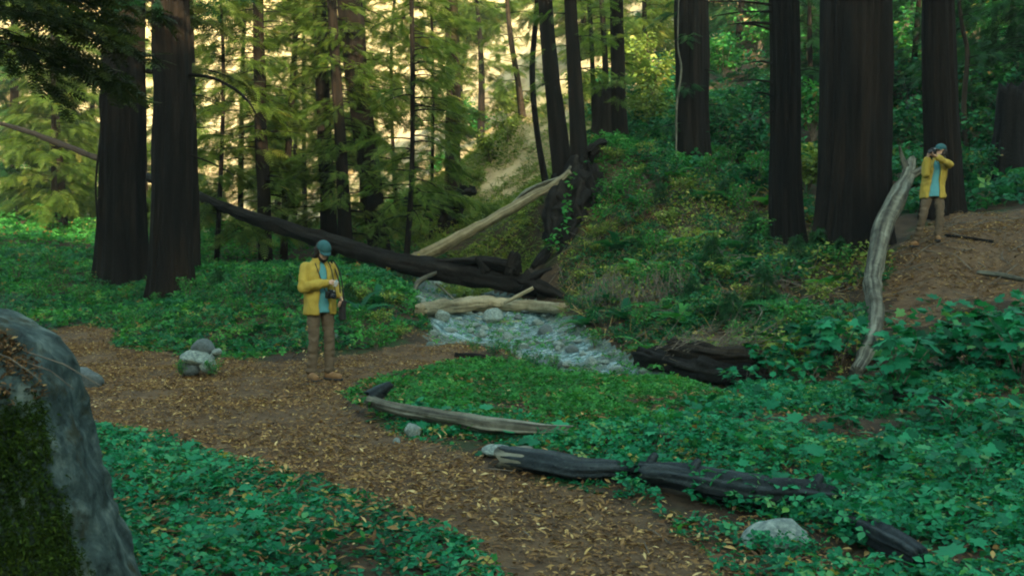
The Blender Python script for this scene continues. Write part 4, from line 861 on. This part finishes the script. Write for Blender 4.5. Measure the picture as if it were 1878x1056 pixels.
def limb(key, pl, ws, mat='bark', name='branch'):
    t_ = find(key); PP = log_path(pl); log_mesh(name, PP, px_r(ws, PP), M[mat], t_, 10, .1, int(abs(pl[0][1])) % 40, origin=np.array(t_.location), rag=.2)
limb('b', [(345, 138, 22), (385, 142, 21.6), (425, 160, 21.3), (455, 186, 21), (472, 215, 20.9)], [7, 6, 5, 4, 2])
limb('b', [(350, 285, 22), (390, 300, 21.7), (430, 322, 21.5)], [4, 3, 1.5])
limb('b2', [(268, 130, 24), (278, 133, 24)], [9, 9])
for y0, x1, y1, w_ in ((10, 1295, 4, 4), (22, 1310, 30, 3), (45, 1335, 46, 5), (57, 1352, 44, 4), (152, 1350, 150, 3.5), (118, 1372, 116, 3), (178, 1380, 172, 3), (205, 1395, 215, 3)):
    limb('r', [(1420, y0, 21), ((1420 + x1) / 2, (y0 + y1) / 2 - 4, 20.8), (x1, y1, 20.7)], [w_ + 1, w_, 1.2])
limb('a', [(190, 165, 23.6), (184, 180, 23.4), (186, 240, 23.4), (176, 330, 23.4), (180, 430, 23.4)], [5, 6, 5, 4, 3])
limb('q', [(1245, -20, 29.2), (1243, 80, 29.1), (1249, 130, 29.05), (1241, 200, 29.05), (1240, 300, 29.0)], [2, 3, 5, 4, 3], 'greywood', 'bark_scar')
#limb('t', [(1698, -10, 20), (1697, 120, 20), (1697, 300, 19.9)], [10, 12, 12], 'bark2', 'bark_scar')

tp = log_path([(1062, 300, 25.5), (1040, 380, 24.7), (1030, 440, 24.2), (1000, 480, 23.6)]); creep('ivy like leaves over the charred root mass', tp, px_r([50, 70, 60, 30], tp), 260, 'cover2', LEAF, (.08, .18))
tp = log_path([(1100, 290, 25.8), (1090, 380, 24.9), (1070, 440, 24.2)]); creep('leafy sprigs right of the charred root mass', tp, px_r([40, 50, 40], tp), 260, 'yellowgreen', LEAF, (.07, .16))

PL, rL = log_ground([(1530, 975, 30), (1600, 1010, 44), (1690, 1060, 44)]); creep('leaves half covering the black log piece at the lower right corner', PL, rL + .05, 330)
tp = log_path([(1060, 655, 16.2), (1130, 678, 15.2), (1230, 700, 13.6)]); tp[:, 2] = H(tp[:, 0], tp[:, 1]) ; creep('leafy plants closing over the near end of the creek', tp, np.array([.18, .25, .3]), 420, 'cover2')

for i, (px, py, s_, k) in enumerate([(872, 650, .32, 2), (905, 656, .38, 0), (940, 664, .42, 2), (975, 676, .4, 0), (1015, 684, .36, 2)]):
    place_shrub((bankA, bankB, bankC)[k], ground(px, py), s_, label=ordl(i, ' from the left of the small leafy tufts between the path and the near creek'), group='leafy tufts on the near creek edge', name='weed', cat='weed')

tp = np.array([ground(1370, 1012), ground(1425, 1018), ground(1490, 1010)]); creep('low leaves crowding the large pale rock at the lower right', tp, np.array([.08, .06, .08]), 150, 'cover', TRI, (.04, .09))
# ------------------------------------------------------------------ the mossy boulder at the left
def boulder():
    D = 3.9
    prof = [(0, 566), (60, 590), (112, 622), (134, 655), (150, 705), (165, 780), (190, 862), (216, 962), (243, 1070), (270, 1200)]
    prof = np.array([W(px - 34, py + 12, D) for px, py in prof])          # right-hand outline of the boulder
    ztop, zb = prof[0, 2], -.15
    nz, na = 150, 220; V = []
    xz = lambda z: np.interp(z, prof[::-1, 2], prof[::-1, 0])
    cx, cy = -3.6, 4.0
    for i in range(nz):
        t = i / (nz - 1); z = ztop + .16 - (ztop + .16 - zb) * t
        if z > ztop: xr = prof[0, 0] - (z - ztop) * 3.4
        else: xr = xz(z)
        rx = max(xr - cx, .02); ry = (rx * .46 + .12) * (1 - .82 * float(sstep(1.08, ztop + .1, z)))
        a = np.linspace(0, 6.2832, na, endpoint=False); ca, sa = np.cos(a), np.sin(a)
        # superellipse section so the rock has blunt corners
        q = (np.abs(ca) ** 2.6 + np.abs(sa) ** 2.6) ** (-1 / 2.6)
        x = cx + rx * q * ca * (1 - .18 * sstep(-.2, -1, sa) * (ca > 0)); y = cy + np.where(sa > 0, .16 * rx + .05, ry) * q * sa
        n1 = fbm(x * 1.3, y * 1.3, z * 1.5, 71, 5) * .09; n2 = np.abs(vn(x * 2.2 + z * 1.2, y * 2.2, z * .9, 73)) * .10 + .02 * fbm(x * 9, y * 9, z * 9, 74, 3)
        n3 = np.abs(fbm(x * 5, y * 5, z * 4, 75, 4)) * .045 + np.floor(2.6 * vn(x * 1.6 + z * 1.5, y * 1.6, z * .6, 76)) * .016
        x = x + (n1 + n2 - n3 - .07) * ca * .6; y = y + (n1 + n2 - n3) * sa
        V.append(np.stack([x, y, z + n1 * .5], 1))
    V = np.concatenate(V); j = np.arange(na); j2 = (j + 1) % na
    Q = np.concatenate([np.stack([i * na + j, (i + 1) * na + j, (i + 1) * na + j2, i * na + j2], 1) for i in range(nz - 1)])
    V = np.r_[V, [V[:na].mean(0) + [0, 0, .01]]]; T = np.stack([np.full(na, len(V) - 1), j, j2], 1)
    o0 = np.array([cx, cy, 0.]); root = empty('boulder', o0, label='huge blue grey boulder with dark green moss at the left foreground', cat='boulder')
    mk('stone', V - o0, [Q, T], M['boulder'], root, True)
    # moss: thousands of tiny tufts on the camera side
    P = V[Q].mean(1); N = np.cross(V[Q][:, 2] - V[Q][:, 0], V[Q][:, 3] - V[Q][:, 1]); ar = np.linalg.norm(N, axis=1) / 2; N /= np.linalg.norm(N, axis=1)[:, None] + 1e-9
    N *= np.where((N * (P - [cx, cy, .6])).sum(1) > 0, 1, -1)[:, None]
    edge = xz(P[:, 2]) / D * P[:, 1] - P[:, 0] - .02                                 # distance in from the right outline
    m = fbm(P[:, 0] * 2.4, P[:, 1] * 2.4, P[:, 2] * 2.0, 81, 4)
    dens = sstep(-.15, .12, m * .75 + (edge - .15) * 3.2) * sstep(1.18, 1.06, P[:, 2] + m * .08) * (N[:, 1] < .3)
    bl = fbm(P[:, 0] * 4, P[:, 1] * 4, P[:, 2] * 3 , 83, 3); dens *= (bl > -.62)
    cnt = RNG.poisson(dens * ar * 70000); idx = np.repeat(np.arange(len(P)), cnt); n = len(idx)
    q = P[idx] + RNG.normal(0, .022, (n, 3)) * (1 - np.abs(N[idx]) * .85)
    b = Bag(); d = N[idx] * .6 + np.array([0, 0, -.35]) + RNG.normal(0, .5, (n, 3)); d /= np.linalg.norm(d, axis=1)[:, None]
    yaw = np.arctan2(-d[:, 0], d[:, 1]); pit = np.arcsin(np.clip(d[:, 2], -1, 1)); s = RNG.uniform(.010, .026, n)
    scatter(b, BLADE, q - o0, yaw, pit, RNG.uniform(-1.5, 1.5, n), np.c_[s * 5.5, s, s], np.clip(.40 + .35 * m[idx] + RNG.normal(0, .18, n), 0, 1))
    b.build('moss', M['moss'], root)
    # leaves and needles lying in the top ledge
    sel = np.where((N[:, 2] > -.05) & (P[:, 2] > 1.12) & (P[:, 1] < cy) & (P[:, 0] > -2.9) & (edge > .06))[0]; w_ = ar[sel] * (fbm(P[sel, 0] * 3, P[sel, 1] * 3, 0, 88, 3) > -.2); w_ = w_ / w_.sum()
    k = RNG.choice(sel, 6500, p=w_); b = Bag(); n = len(k)
    scatter(b, NARROW, P[k] + RNG.normal(0, .01, (n, 3)) + [0, 0, .012], RNG.random(n) * 6.28, RNG.normal(0, .5, n), RNG.normal(0, .5, n), RNG.uniform(.012, .038, n), np.clip(RNG.normal(.3, .22, n), 0, 1))
    tag(b.build('leaf_litter', M['litter']), 'brown needles and dead leaves caught on top of the huge boulder', 'leaf litter', kind='stuff')
    b = Bag()
    for i in range(26):
        p = P[random.choice(list(k))] + [0, 0, .02]; a = random.gauss(.2, .8); l = random.uniform(.1, .35); v = np.array([math.cos(a), -abs(math.sin(a)) * .3, -.45])
        V2, Q2, T2 = tube([p, p + v * l * .5 + [0, 0, .02], p + v * l], [.003, .0025, .0015], 4, cap=False); b.add(V2, Q2, None)
    tag(b.build('twigs', M['twig']), 'fine dead twigs on the crest of the huge boulder', 'twigs', kind='stuff')
boulder()

# ------------------------------------------------------------------ people
M['skin'] = plain('skin', (.42, .25, .17), .55, .1); M['jacket'] = plain('yellow_jacket', (.34, .245, .04), .85, .14, 9, bs=.4); M['tee'] = plain('teal_shirt', (.08, .27, .30), .9, .12)
M['pants'] = plain('brown_trousers', (.10, .072, .045), .9, .2, 8); M['boot'] = plain('tan_boot_leather', (.17, .09, .035), .7, .25); M['sole'] = plain('dark_sole', (.02, .022, .024), .8)
M['capm'] = plain('teal_cap', (.022, .085, .09), .85, .15); M['hair'] = plain('dark_hair', (.014, .009, .006), .6, .3, 60, bs=.8); M['black'] = plain('black_plastic', (.012, .012, .013), .35, .1, spec=.5)
M['glass'] = plain('lens_glass', (.02, .02, .03), .08, .1, spec=.8); M['eye'] = plain('eye_surface', (.08, .05, .04), .2, .1); M['metal'] = plain('silver_metal', (.45, .46, .46), .35, .1, spec=.6); M['cloth'] = plain('black_cloth', (.02, .018, .018), .95, .2)
def capsule(b, p0, p1, r0, r1, sx=1.0, seg=14):
    p0, p1 = np.asarray(p0, float), np.asarray(p1, float); d = p1 - p0; L = np.linalg.norm(d); d = d / (L + 1e-9)
    P = []; r = []
    for a in np.linspace(-math.pi / 2 * .97, 0, 5): P.append(p0 + d * r0 * math.sin(a)); r.append(r0 * math.cos(a))
    for a in np.linspace(0, math.pi / 2 * .97, 5): P.append(p1 + d * (r1 * math.sin(a) + 1e-4)); r.append(r1 * math.cos(a))
    V, Q, T = tube(P, r, seg); b.add(V, Q, T)
def chain(b, P, r):
    for i in range(len(P) - 1): capsule(b, P[i], P[i + 1], r[i], r[i + 1])
def ellip(b, c_, rad, Mx=None, n=16):
    th = np.linspace(.03, math.pi - .03, n); a = np.linspace(0, 6.2832, 20, endpoint=False)
    V = np.array([[math.sin(t) * math.cos(k) * rad[0], math.sin(t) * math.sin(k) * rad[1], math.cos(t) * rad[2]] for t in th for k in a])
    if Mx is not None: V = V @ np.asarray(Mx).T
    j = np.arange(20); j2 = (j + 1) % 20
    Q = np.concatenate([np.stack([i * 20 + j, (i + 1) * 20 + j, (i + 1) * 20 + j2, i * 20 + j2], 1) for i in range(n - 1)])
    V = np.r_[V, V[:20].mean(0)[None], V[-20:].mean(0)[None]]; T = np.concatenate([np.stack([np.full(20, n * 20), j, j2], 1), np.stack([np.full(20, n * 20 + 1), (n - 1) * 20 + j2, (n - 1) * 20 + j], 1)])
    b.add(V + np.asarray(c_), Q, T)
def loft(b, rings, front=None, thick=.022, seg=40):
    # rings: (centre, rx, ry); front: half opening angle per ring (None: closed solid)
    n = len(rings)
    if front is None:
        a = np.linspace(0, 6.2832, seg, endpoint=False); V = np.concatenate([np.stack([c_[0] + rx * np.cos(a), c_[1] + ry * np.sin(a), np.full(seg, c_[2])], 1) for c_, rx, ry in rings])
        j = np.arange(seg); j2 = (j + 1) % seg; Q = np.concatenate([np.stack([i * seg + j, i * seg + j2, (i + 1) * seg + j2, (i + 1) * seg + j], 1) for i in range(n - 1)])
        V = np.r_[V, [rings[0][0]], [rings[-1][0]]]; T = np.concatenate([np.stack([j2, j, np.full(seg, n * seg)], 1), np.stack([(n - 1) * seg + j, (n - 1) * seg + j2, np.full(seg, n * seg + 1)], 1)]); b.add(V, Q, T); return
    G = np.empty((n, 2, seg, 3))
    for i, (c_, rx, ry) in enumerate(rings):
        f = front[i]; a = -math.pi / 2 + np.linspace(f, 6.2832 - f, seg)
        for k, e in enumerate((0, -thick)): G[i, k] = np.stack([c_[0] + (rx + e) * np.cos(a), c_[1] + (ry + e) * np.sin(a), np.full(seg, c_[2])], 1)
    V = G.reshape(-1, 3); I = np.arange(n * 2 * seg).reshape(n, 2, seg); Q = []
    for i in range(n - 1):
        for j in range(seg - 1):
            Q.append([I[i, 0, j], I[i, 0, j + 1], I[i + 1, 0, j + 1], I[i + 1, 0, j]]); Q.append([I[i, 1, j + 1], I[i, 1, j], I[i + 1, 1, j], I[i + 1, 1, j + 1]])
        for j in (0, seg - 1): Q.append([I[i, 0, j], I[i + 1, 0, j], I[i + 1, 1, j], I[i, 1, j]][::(1 if j == 0 else -1)])
    for j in range(seg - 1): Q.append([I[0, 0, j], I[0, 1, j], I[0, 1, j + 1], I[0, 0, j + 1]]); Q.append([I[-1, 0, j], I[-1, 0, j + 1], I[-1, 1, j + 1], I[-1, 1, j]])
    b.add(V, Q, None)
def fuse(b, name, mat, parent, voxel=.007, smooth=3, fold=0.0, fs=9, seed=0, aniso=(1, 1, 1)):
    V = np.concatenate(b.V); Fs = ([np.concatenate(b.Q)] if b.Q else []) + ([np.concatenate(b.T)] if b.T else [])
    t_ = mk('tmp', V, Fs, None); md = t_.modifiers.new('r', 'REMESH'); md.mode = 'VOXEL'; md.voxel_size = voxel
    sm = t_.modifiers.new('s', 'SMOOTH'); sm.iterations = smooth; sm.factor = .5
    dg = bpy.context.evaluated_depsgraph_get(); me = bpy.data.meshes.new_from_object(t_.evaluated_get(dg)); old = t_.data
    bpy.data.objects.remove(t_); bpy.data.meshes.remove(old)
    n = len(me.vertices); co = np.empty(n * 3, np.float32); me.vertices.foreach_get('co', co); co = co.reshape(-1, 3)
    if fold:
        no = np.empty(n * 3, np.float32); me.vertices.foreach_get('normal', no); no = no.reshape(-1, 3)
        f = fbm(co[:, 0] * fs * aniso[0], co[:, 1] * fs * aniso[1], co[:, 2] * fs * aniso[2], seed, 3); f = 1 - 2 * np.abs(f)
        co = co + no * (fold * f)[:, None]; me.vertices.foreach_set('co', co.ravel())
    me.name = name; me.materials.clear(); me.materials.append(mat); me.update()
    me.polygons.foreach_set('use_smooth', np.ones(len(me.polygons), bool)); o = bpy.data.objects.new(name, me); C.objects.link(o); o.parent = parent; return o
def nrm(v): v = np.asarray(v, float); return v / (np.linalg.norm(v) + 1e-9)
def hand(b, wrist, d, nrmv, side, curl=.6):
    """palm from the wrist along d, palm facing nrmv; side=+1 thumb towards cross(d, n)"""
    d = nrm(d); nv = nrm(np.asarray(nrmv) - d * np.dot(nrmv, d)); s = np.cross(d, nv) * side
    for k in (-1, 0, 1): capsule(b, wrist + s * .014 * k, wrist + d * .075 + s * .022 * k, .015, .014)
    for i, (off, ln) in enumerate(((.031, .070), (.011, .080), (-.010, .075), (-.030, .058))):
        p = wrist + d * .082 + s * off; dd = d; c1 = curl * (1 + .12 * i)
        for sgm, (f, rr) in enumerate(((.45, .0088), (.32, .0082), (.23, .0074))):
            ang = c1 * (.7 if sgm == 0 else 1.0); dd = nrm(dd * math.cos(ang) + nrm(nv - dd * np.dot(nv, dd)) * math.sin(ang)); q = p + dd * ln * f * 1.25
            capsule(b, p, q, rr, rr * .93, seg=8); p = q
    p = wrist + d * .022 + s * .030; dd = nrm(d * .65 + s * .7 + nv * .25); q = p + dd * .042; capsule(b, p, q, .0115, .010, seg=8); dd = nrm(d * .9 + s * .15 + nv * .5); capsule(b, q, q + dd * .03, .010, .0085, seg=8)
def person(label, loc, rz, J, head_rot):
    root = empty('person', loc, rz, label=label, cat='person'); g = {k: np.array(v, float) for k, v in J.items()}
    HM = np.array(head_rot.to_matrix()); hc = g['head']
    hp = lambda x, y, z: hc + HM @ np.array([x, y, z])
    b = Bag()
    ellip(b, hp(0, .012, .035), (.074, .092, .088), HM); ellip(b, hp(0, -.012, -.035), (.058, .072, .082), HM); ellip(b, hp(0, -.055, -.088), (.026, .022, .020), HM)
    capsule(b, hp(0, -.088, .012), hp(0, -.108, -.022), .009, .013, seg=8); capsule(b, hp(-.016, -.088, -.058), hp(.016, -.088, -.058), .010, .010, seg=8)
    capsule(b, hp(-.045, -.078, .028), hp(.045, -.078, .028), .010, .010, seg=8)
    for s in (-1, 1): capsule(b, hp(s * .078, .012, .018), hp(s * .076, .008, -.025), .014, .009, seg=8)
    capsule(b, g['neck'], hp(0, .015, -.05), .060, .055)
    loft(b, [(g['pelvis'] - [0, 0, .08], .13, .09), (g['pelvis'], .15, .105), (g['waist'], .125, .09), (g['chest'], .155, .105), (g['chest'] + [0, 0, .12], .13, .085), (g['neck'], .06, .055)])
    for s in 'RL':
        chain(b, [g['sh' + s], g['el' + s], g['wr' + s]], [.048, .038, .026]); hand(b, g['wr' + s], g['hd' + s], g['hn' + s], 1 if s == 'L' else -1, J.get('curl' + s, .6))
        chain(b, [g['hip' + s], g['kn' + s], g['an' + s]], [.066, .045, .034]); chain(b, [g['an' + s], g['an' + s] + g['ft' + s] * .14 - [0, 0, .05]], [.040, .032])
    fuse(b, 'body', M['skin'], root, .0062, 3)
    for s in (-1, 1): b = Bag(); ellip(b, hp(s * .031, -.082, .008), (.0125, .010, .008), HM, 8); b.build('eye', M['eye'], root, True)
    # shirt
    b = Bag(); c_, w_, pv = g['chest'], g['waist'], g['pelvis']
    loft(b, [(pv - [0, 0, .12], .168, .130), (pv - [0, 0, .02], .164, .128), (w_, .145, .114), (c_, .155, .115), (c_ + [0, 0, .10], .145, .095), (c_ + [0, 0, .155], .11, .085), (g['neck'], .070, .070)])
    fuse(b, 'shirt', M['tee'], root, .010, 3, .004, 8, 3, (1, 1, .6))
    # jacket: open front shell with sleeves and collar
    b = Bag(); op = J.get('open', .42)
    loft(b, [(pv - [0, 0, .14], .202, .162), (pv - [0, 0, .02], .196, .158), (w_, .184, .152), (c_ + [0, 0, .02], .190, .150), (c_ + [0, 0, .10], .180, .128), (c_ + [0, 0, .15], .140, .105), (g['neck'] + [0, 0, .01], .084, .084), (g['neck'] + [0, 0, .035], .080, .082)],
         [op * 1.15, op * 1.05, op, op * .9, op * .8, op * .8, op, op * 1.4], .026)
    for s in 'RL':
        e, w2 = g['el' + s], g['wr' + s]; mid = (e + w2) / 2; chain(b, [g['sh' + s] - [0, 0, .005], (g['sh' + s] + e) / 2, e, mid, w2 - nrm(w2 - e) * .02], [.070, .064, .058, .052, .046])
    fuse(b, 'jacket', M['jacket'], root, .0085, 2, .017, 5.5, 5, (1.2, 1.2, .55))
    # trousers
    b = Bag(); loft(b, [(pv - [0, 0, .13], .148, .110), (pv - [0, 0, .04], .150, .112), (pv + [0, 0, .05], .135, .102)])
    for s in 'RL':
        a, k, h_ = g['an' + s], g['kn' + s], g['hip' + s]; chain(b, [h_, (h_ + k) / 2, k, (k + a) / 2, a + [0, 0, .035]], [.086, .078, .064, .060, .066])
    fuse(b, 'trousers', M['pants'], root, .010, 2, .009, 9, 6, (.8, .8, 1.3))
    for s in 'RL':
        a, f = g['an' + s], nrm(g['ft' + s] * [1, 1, 0]); bt = empty('boot', (0, 0, 0)); bt.parent = root
        b = Bag(); z0 = a[2] - .085; p = lambda d_, z: np.array([a[0] + f[0] * d_, a[1] + f[1] * d_, z0 + z])
        chain(b, [p(-.01, .13), p(-.02, .06)], [.050, .050]); chain(b, [p(-.03, .045), p(.08, .048), p(.165, .042)], [.048, .052, .044]); fuse(b, 'upper', M['boot'], bt, .007, 3)
        b = Bag(); chain(b, [p(-.04, .016), p(.06, .014), p(.175, .016)], [.050, .054, .047]); V = np.concatenate(b.V); V[:, 2] = z0 + .012 + np.clip(V[:, 2] - z0 - .014, -.014, .014); b.V = [V]; fuse(b, 'sole', M['sole'], bt, .006, 1)
    # hair, beard, cap
    b = Bag()
    for x, y, z, r0 in ((0, .045, .03, .082), (.045, .035, -.01, .060), (-.045, .035, -.01, .060), (0, .055, -.045, .066), (.066, .0, -.045, .034), (-.066, .0, -.045, .034), (.066, .01, -.095, .036), (-.066, .01, -.095, .036), (.04, .06, -.12, .05), (-.04, .06, -.12, .05)): ellip(b, hp(x, y, z), (r0, r0, r0 * 1.1), HM)
    fuse(b, 'hair', M['hair'], root, .008, 1, .004, 30, 9)
    b = Bag(); chain(b, [hp(-.055, -.02, -.055), hp(-.035, -.062, -.085), hp(0, -.075, -.098), hp(.035, -.062, -.085), hp(.055, -.02, -.055)], [.018, .022, .026, .022, .018]); fuse(b, 'beard', M['hair'], root, .006, 1, .002, 40, 4)
    cp_ = empty('cap', (0, 0, 0)); cp_.parent = root; b = Bag()
    th = np.linspace(.02, 1.62, 14); a = np.linspace(0, 6.2832, 28, endpoint=False)
    V = np.array([hp(math.sin(t) * math.cos(k) * .088, .008 + math.sin(t) * math.sin(k) * .106, .045 + math.cos(t) * .092) for t in th for k in a]); j = np.arange(28); j2 = (j + 1) % 28
    Q = np.concatenate([np.stack([i * 28 + j, (i + 1) * 28 + j, (i + 1) * 28 + j2, i * 28 + j2], 1) for i in range(13)]); V = np.r_[V, [hp(0, .008, .138)], [hp(0, .008, .04)]]
    T = np.r_[np.stack([np.full(28, 14 * 28), j, j2], 1), np.stack([np.full(28, 14 * 28 + 1), 13 * 28 + j2, 13 * 28 + j], 1)]; b.add(V, Q, T); b.build('crown', M['capm'], cp_, True)
    b = Bag(); G = []
    for zz in (.0, -.007):
        for k in np.linspace(-1, 1, 13):
            for u_ in (0, .5, 1): G.append(hp(k * .076 * (1 - .12 * u_ * abs(k)), -.070 * math.sqrt(max(0, 1 - (k * .75) ** 2)) - .075 * u_ * math.sqrt(max(0, 1 - k * k * .8)), .052 - .018 * u_ - .016 * k * k + zz))
    I = np.arange(2 * 13 * 3).reshape(2, 13, 3); Q = []
    for k in range(12):
        for u_ in range(2): Q += [[I[0, k, u_], I[0, k, u_ + 1], I[0, k + 1, u_ + 1], I[0, k + 1, u_]], [I[1, k, u_], I[1, k + 1, u_], I[1, k + 1, u_ + 1], I[1, k, u_ + 1]]]
        Q.append([I[0, k, 2], I[1, k, 2], I[1, k + 1, 2], I[0, k + 1, 2]])
    b.add(G, Q, None); b.build('brim', M['capm'], cp_, True)
    return root, g, hp
def boxm(b, c_, s, Mx=np.eye(3)):
    V = np.array([[x, y, z] for x in (-.5, .5) for y in (-.5, .5) for z in (-.5, .5)]) * s; V = V @ np.asarray(Mx).T + np.asarray(c_)
    b.add(V, [[0, 1, 3, 2], [4, 6, 7, 5], [0, 4, 5, 1], [2, 3, 7, 6], [0, 2, 6, 4], [1, 5, 7, 3]], None)
def bevel(o, wd=.006):
    md = o.modifiers.new('b', 'BEVEL'); md.width = wd; md.segments = 2; return o
def photo_camera(label, root, pos, Mx, strap=None):
    """a small camera: body, lens, viewfinder hump, strap"""
    rz = root.rotation_euler[2]; Rm = np.array(Matrix.Rotation(rz, 3, 'Z')); wpos = np.array(root.location) + Rm @ np.asarray(pos); t_ = empty('camera', wpos, rz, label=label, cat='camera')
    m = np.asarray(Mx); b = Bag(); boxm(b, (0, 0, 0), (.135, .045, .085), m); bevel(b.build('camera_body', M['black'], t_), .008)
    b = Bag(); boxm(b, m @ [0, 0, .052], (.05, .045, .026), m); bevel(b.build('viewfinder', M['black'], t_))
    b = Bag(); V, Q, T = tube([m @ [0, -.02, -.003], m @ [0, -.05, -.003], m @ [0, -.085, -.003]], [.030, .032, .034], 24); b.add(V, Q, T); l_ = b.build('lens', M['black'], t_, True)
    b = Bag(); V, Q, T = tube([m @ [0, -.084, -.003], m @ [0, -.088, -.003]], [.027, .027], 24); b.add(V, Q, T); b.build('lens_glass', M['glass'], l_)
    b = Bag(); V, Q, T = tube([m @ [.045, 0, .04], m @ [.045, 0, .054]], [.010, .010], 14); b.add(V, Q, T); b.build('dial', M['metal'], t_, True)
    if strap is not None:
        P = resample(np.array(strap) - pos, 40); V, Q, T = tube(P, .006, 6); mk('strap', V, [Q, T], M['cloth'], t_, True)
    return t_
from mathutils import Euler
J1 = dict(pelvis=(0, 0, .98), waist=(0, .01, 1.12), chest=(0, .02, 1.30), neck=(0, -.005, 1.495), head=(.015, -.075, 1.625),
  shR=(-.165, .02, 1.425), elR=(-.235, -.03, 1.175), wrR=(-.02, -.245, 1.235), hdR=(1, -.25, .28), hnR=(.2, .3, -1), curlR=.75,
  shL=(.165, .02, 1.425), elL=(.225, .03, 1.17), wrL=(.205, -.16, 1.045), hdL=(.0, -.6, -.55), hnL=(-.9, 0, -.3), curlL=.95,
  hipR=(-.088, 0, .93), knR=(-.105, -.035, .51), anR=(-.115, .02, .09), ftR=(-.1, -1, 0), hipL=(.088, 0, .93), knL=(.10, -.05, .51), anL=(.105, -.03, .09), ftL=(.35, -.95, 0), open=.40)
g1 = ground(588, 697)
r1, gg, hp1 = person('person in yellow jacket and teal cap with lowered head, standing on the dirt path', g1, .62, J1, Euler((.62, 0, 0)))
Mc = np.array(Euler((.15, 0, .1)).to_matrix())
photo_camera('black camera hanging on a strap at the chest of the person on the path', r1, np.array((.035, -.235, 1.085)), Mc,
   [(-.03, -.235, 1.13), (-.07, -.17, 1.30), (-.085, -.06, 1.47), (-.05, .09, 1.53), (.05, .09, 1.53), (.10, -.06, 1.47), (.10, -.17, 1.30), (.10, -.235, 1.13)])
# pale viewfinder gadget in the hand and dark bag at the hip
Rm = np.array(Matrix.Rotation(.62, 3, 'Z')); q = np.array(g1) + Rm @ np.array((.075, -.30, 1.225))
t_ = empty('light_meter', q, .62, label='small pale light meter held in the hand of the person on the path', cat='light meter')
b = Bag(); boxm(b, (0, 0, 0), (.045, .022, .075), np.array(Euler((.4, .3, 0)).to_matrix())); bevel(b.build('case', M['metal'], t_), .004); b = Bag(); ellip(b, (.004, -.012, .035), (.013, .013, .013), None, 10); b.build('dome', M['tee'], t_, True)
q = np.array(g1) + Rm @ np.array((.21, -.20, .90)); t_ = empty('shoulder_bag', q, .62, label='dark narrow bag hanging at the side of the person on the path', cat='bag')
b = Bag(); boxm(b, (0, 0, -.02), (.07, .10, .24)); bevel(b.build('pouch', M['cloth'], t_), .02); b = Bag(); boxm(b, (.0, -.004, .075), (.078, .11, .07)); bevel(b.build('flap', M['cloth'], t_), .015)
V, Q, T = tube(resample([(0, .05, .10), (.0, .08, .32), (-.03, .17, .53), (-.05, .21, .60), (-.04, .12, .58), (.0, .03, .40), (0, -.05, .10)], 36), .008, 6); mk('strap', V, [Q, T], M['cloth'], t_, True)

g2 = ground(1699, 452)
def gl(x, y, off=.10): ca, sa = math.cos(-.22), math.sin(-.22); return gz(g2[0] + x * ca - y * sa, g2[1] + x * sa + y * ca) - g2[2] + off
J2 = dict(pelvis=(.09, 0, .97), waist=(.10, .015, 1.11), chest=(.135, .03, 1.29), neck=(.165, .015, 1.475), head=(.185, -.03, 1.61),
  shR=(-.015, .0, 1.405), elR=(-.065, -.20, 1.22), wrR=(-.055, -.25, 1.475), hdR=(.1, -.2, 1), hnR=(.9, 0, 0), curlR=.7,
  shL=(.295, .03, 1.425), elL=(.325, -.16, 1.365), wrL=(.10, -.30, 1.50), hdL=(-1, -.25, .25), hnL=(0, .2, .9), curlL=.7,
  hipR=(.01, 0, .92), knR=(-.075, -.04, .50), anR=(-.165, .05, gl(-.165, .05)), ftR=(-.5, -.85, 0), hipL=(.18, 0, .92), knL=(.20, -.05, .50), anL=(.175, -.03, gl(.175, -.03)), ftL=(-.15, -1, 0), open=.42)
r2, gg2, hp2 = person('person in yellow jacket aiming a camera, standing on the upper trail', g2, -.22, J2, Euler((-.10, .06, -.75)))
hd = Euler((-.05, 0, -.80)).to_matrix()
photo_camera('black camera raised to the eye of the person on the upper trail', r2, np.array((.015, -.30, 1.585)), np.array(hd), [(.06, -.25, 1.56), (.12, -.18, 1.40), (.20, -.08, 1.46), (.20, .09, 1.50), (.12, .09, 1.50), (.06, -.10, 1.46), (-.01, -.28, 1.52)])

# ------------------------------------------------------------------ haze in the valley air
bm = bmesh.new(); bmesh.ops.create_cube(bm, size=1)
for v in bm.verts: v.co = Vector((v.co.x * 500 + 1, v.co.y * 440 + 12, (v.co.z + .5) * 130 - 12))
me = bpy.data.meshes.new('haze'); bm.to_mesh(me); bm.free(); hz = bpy.data.objects.new('haze', me); C.objects.link(hz); hz['kind'] = 'stuff'; tag(hz, 'thin pale haze in the forest air', 'haze')
m = bpy.data.materials.new('haze_air'); m.use_nodes = True; t = m.node_tree; t.nodes.remove(t.nodes['Principled BSDF']); v = t.nodes.new('ShaderNodeVolumePrincipled')
v.inputs['Density'].default_value = .00045; v.inputs['Color'].default_value = (.92, .95, .90, 1); t.links.new(v.outputs[0], t.nodes['Material Output'].inputs['Volume']); me.materials.append(m)
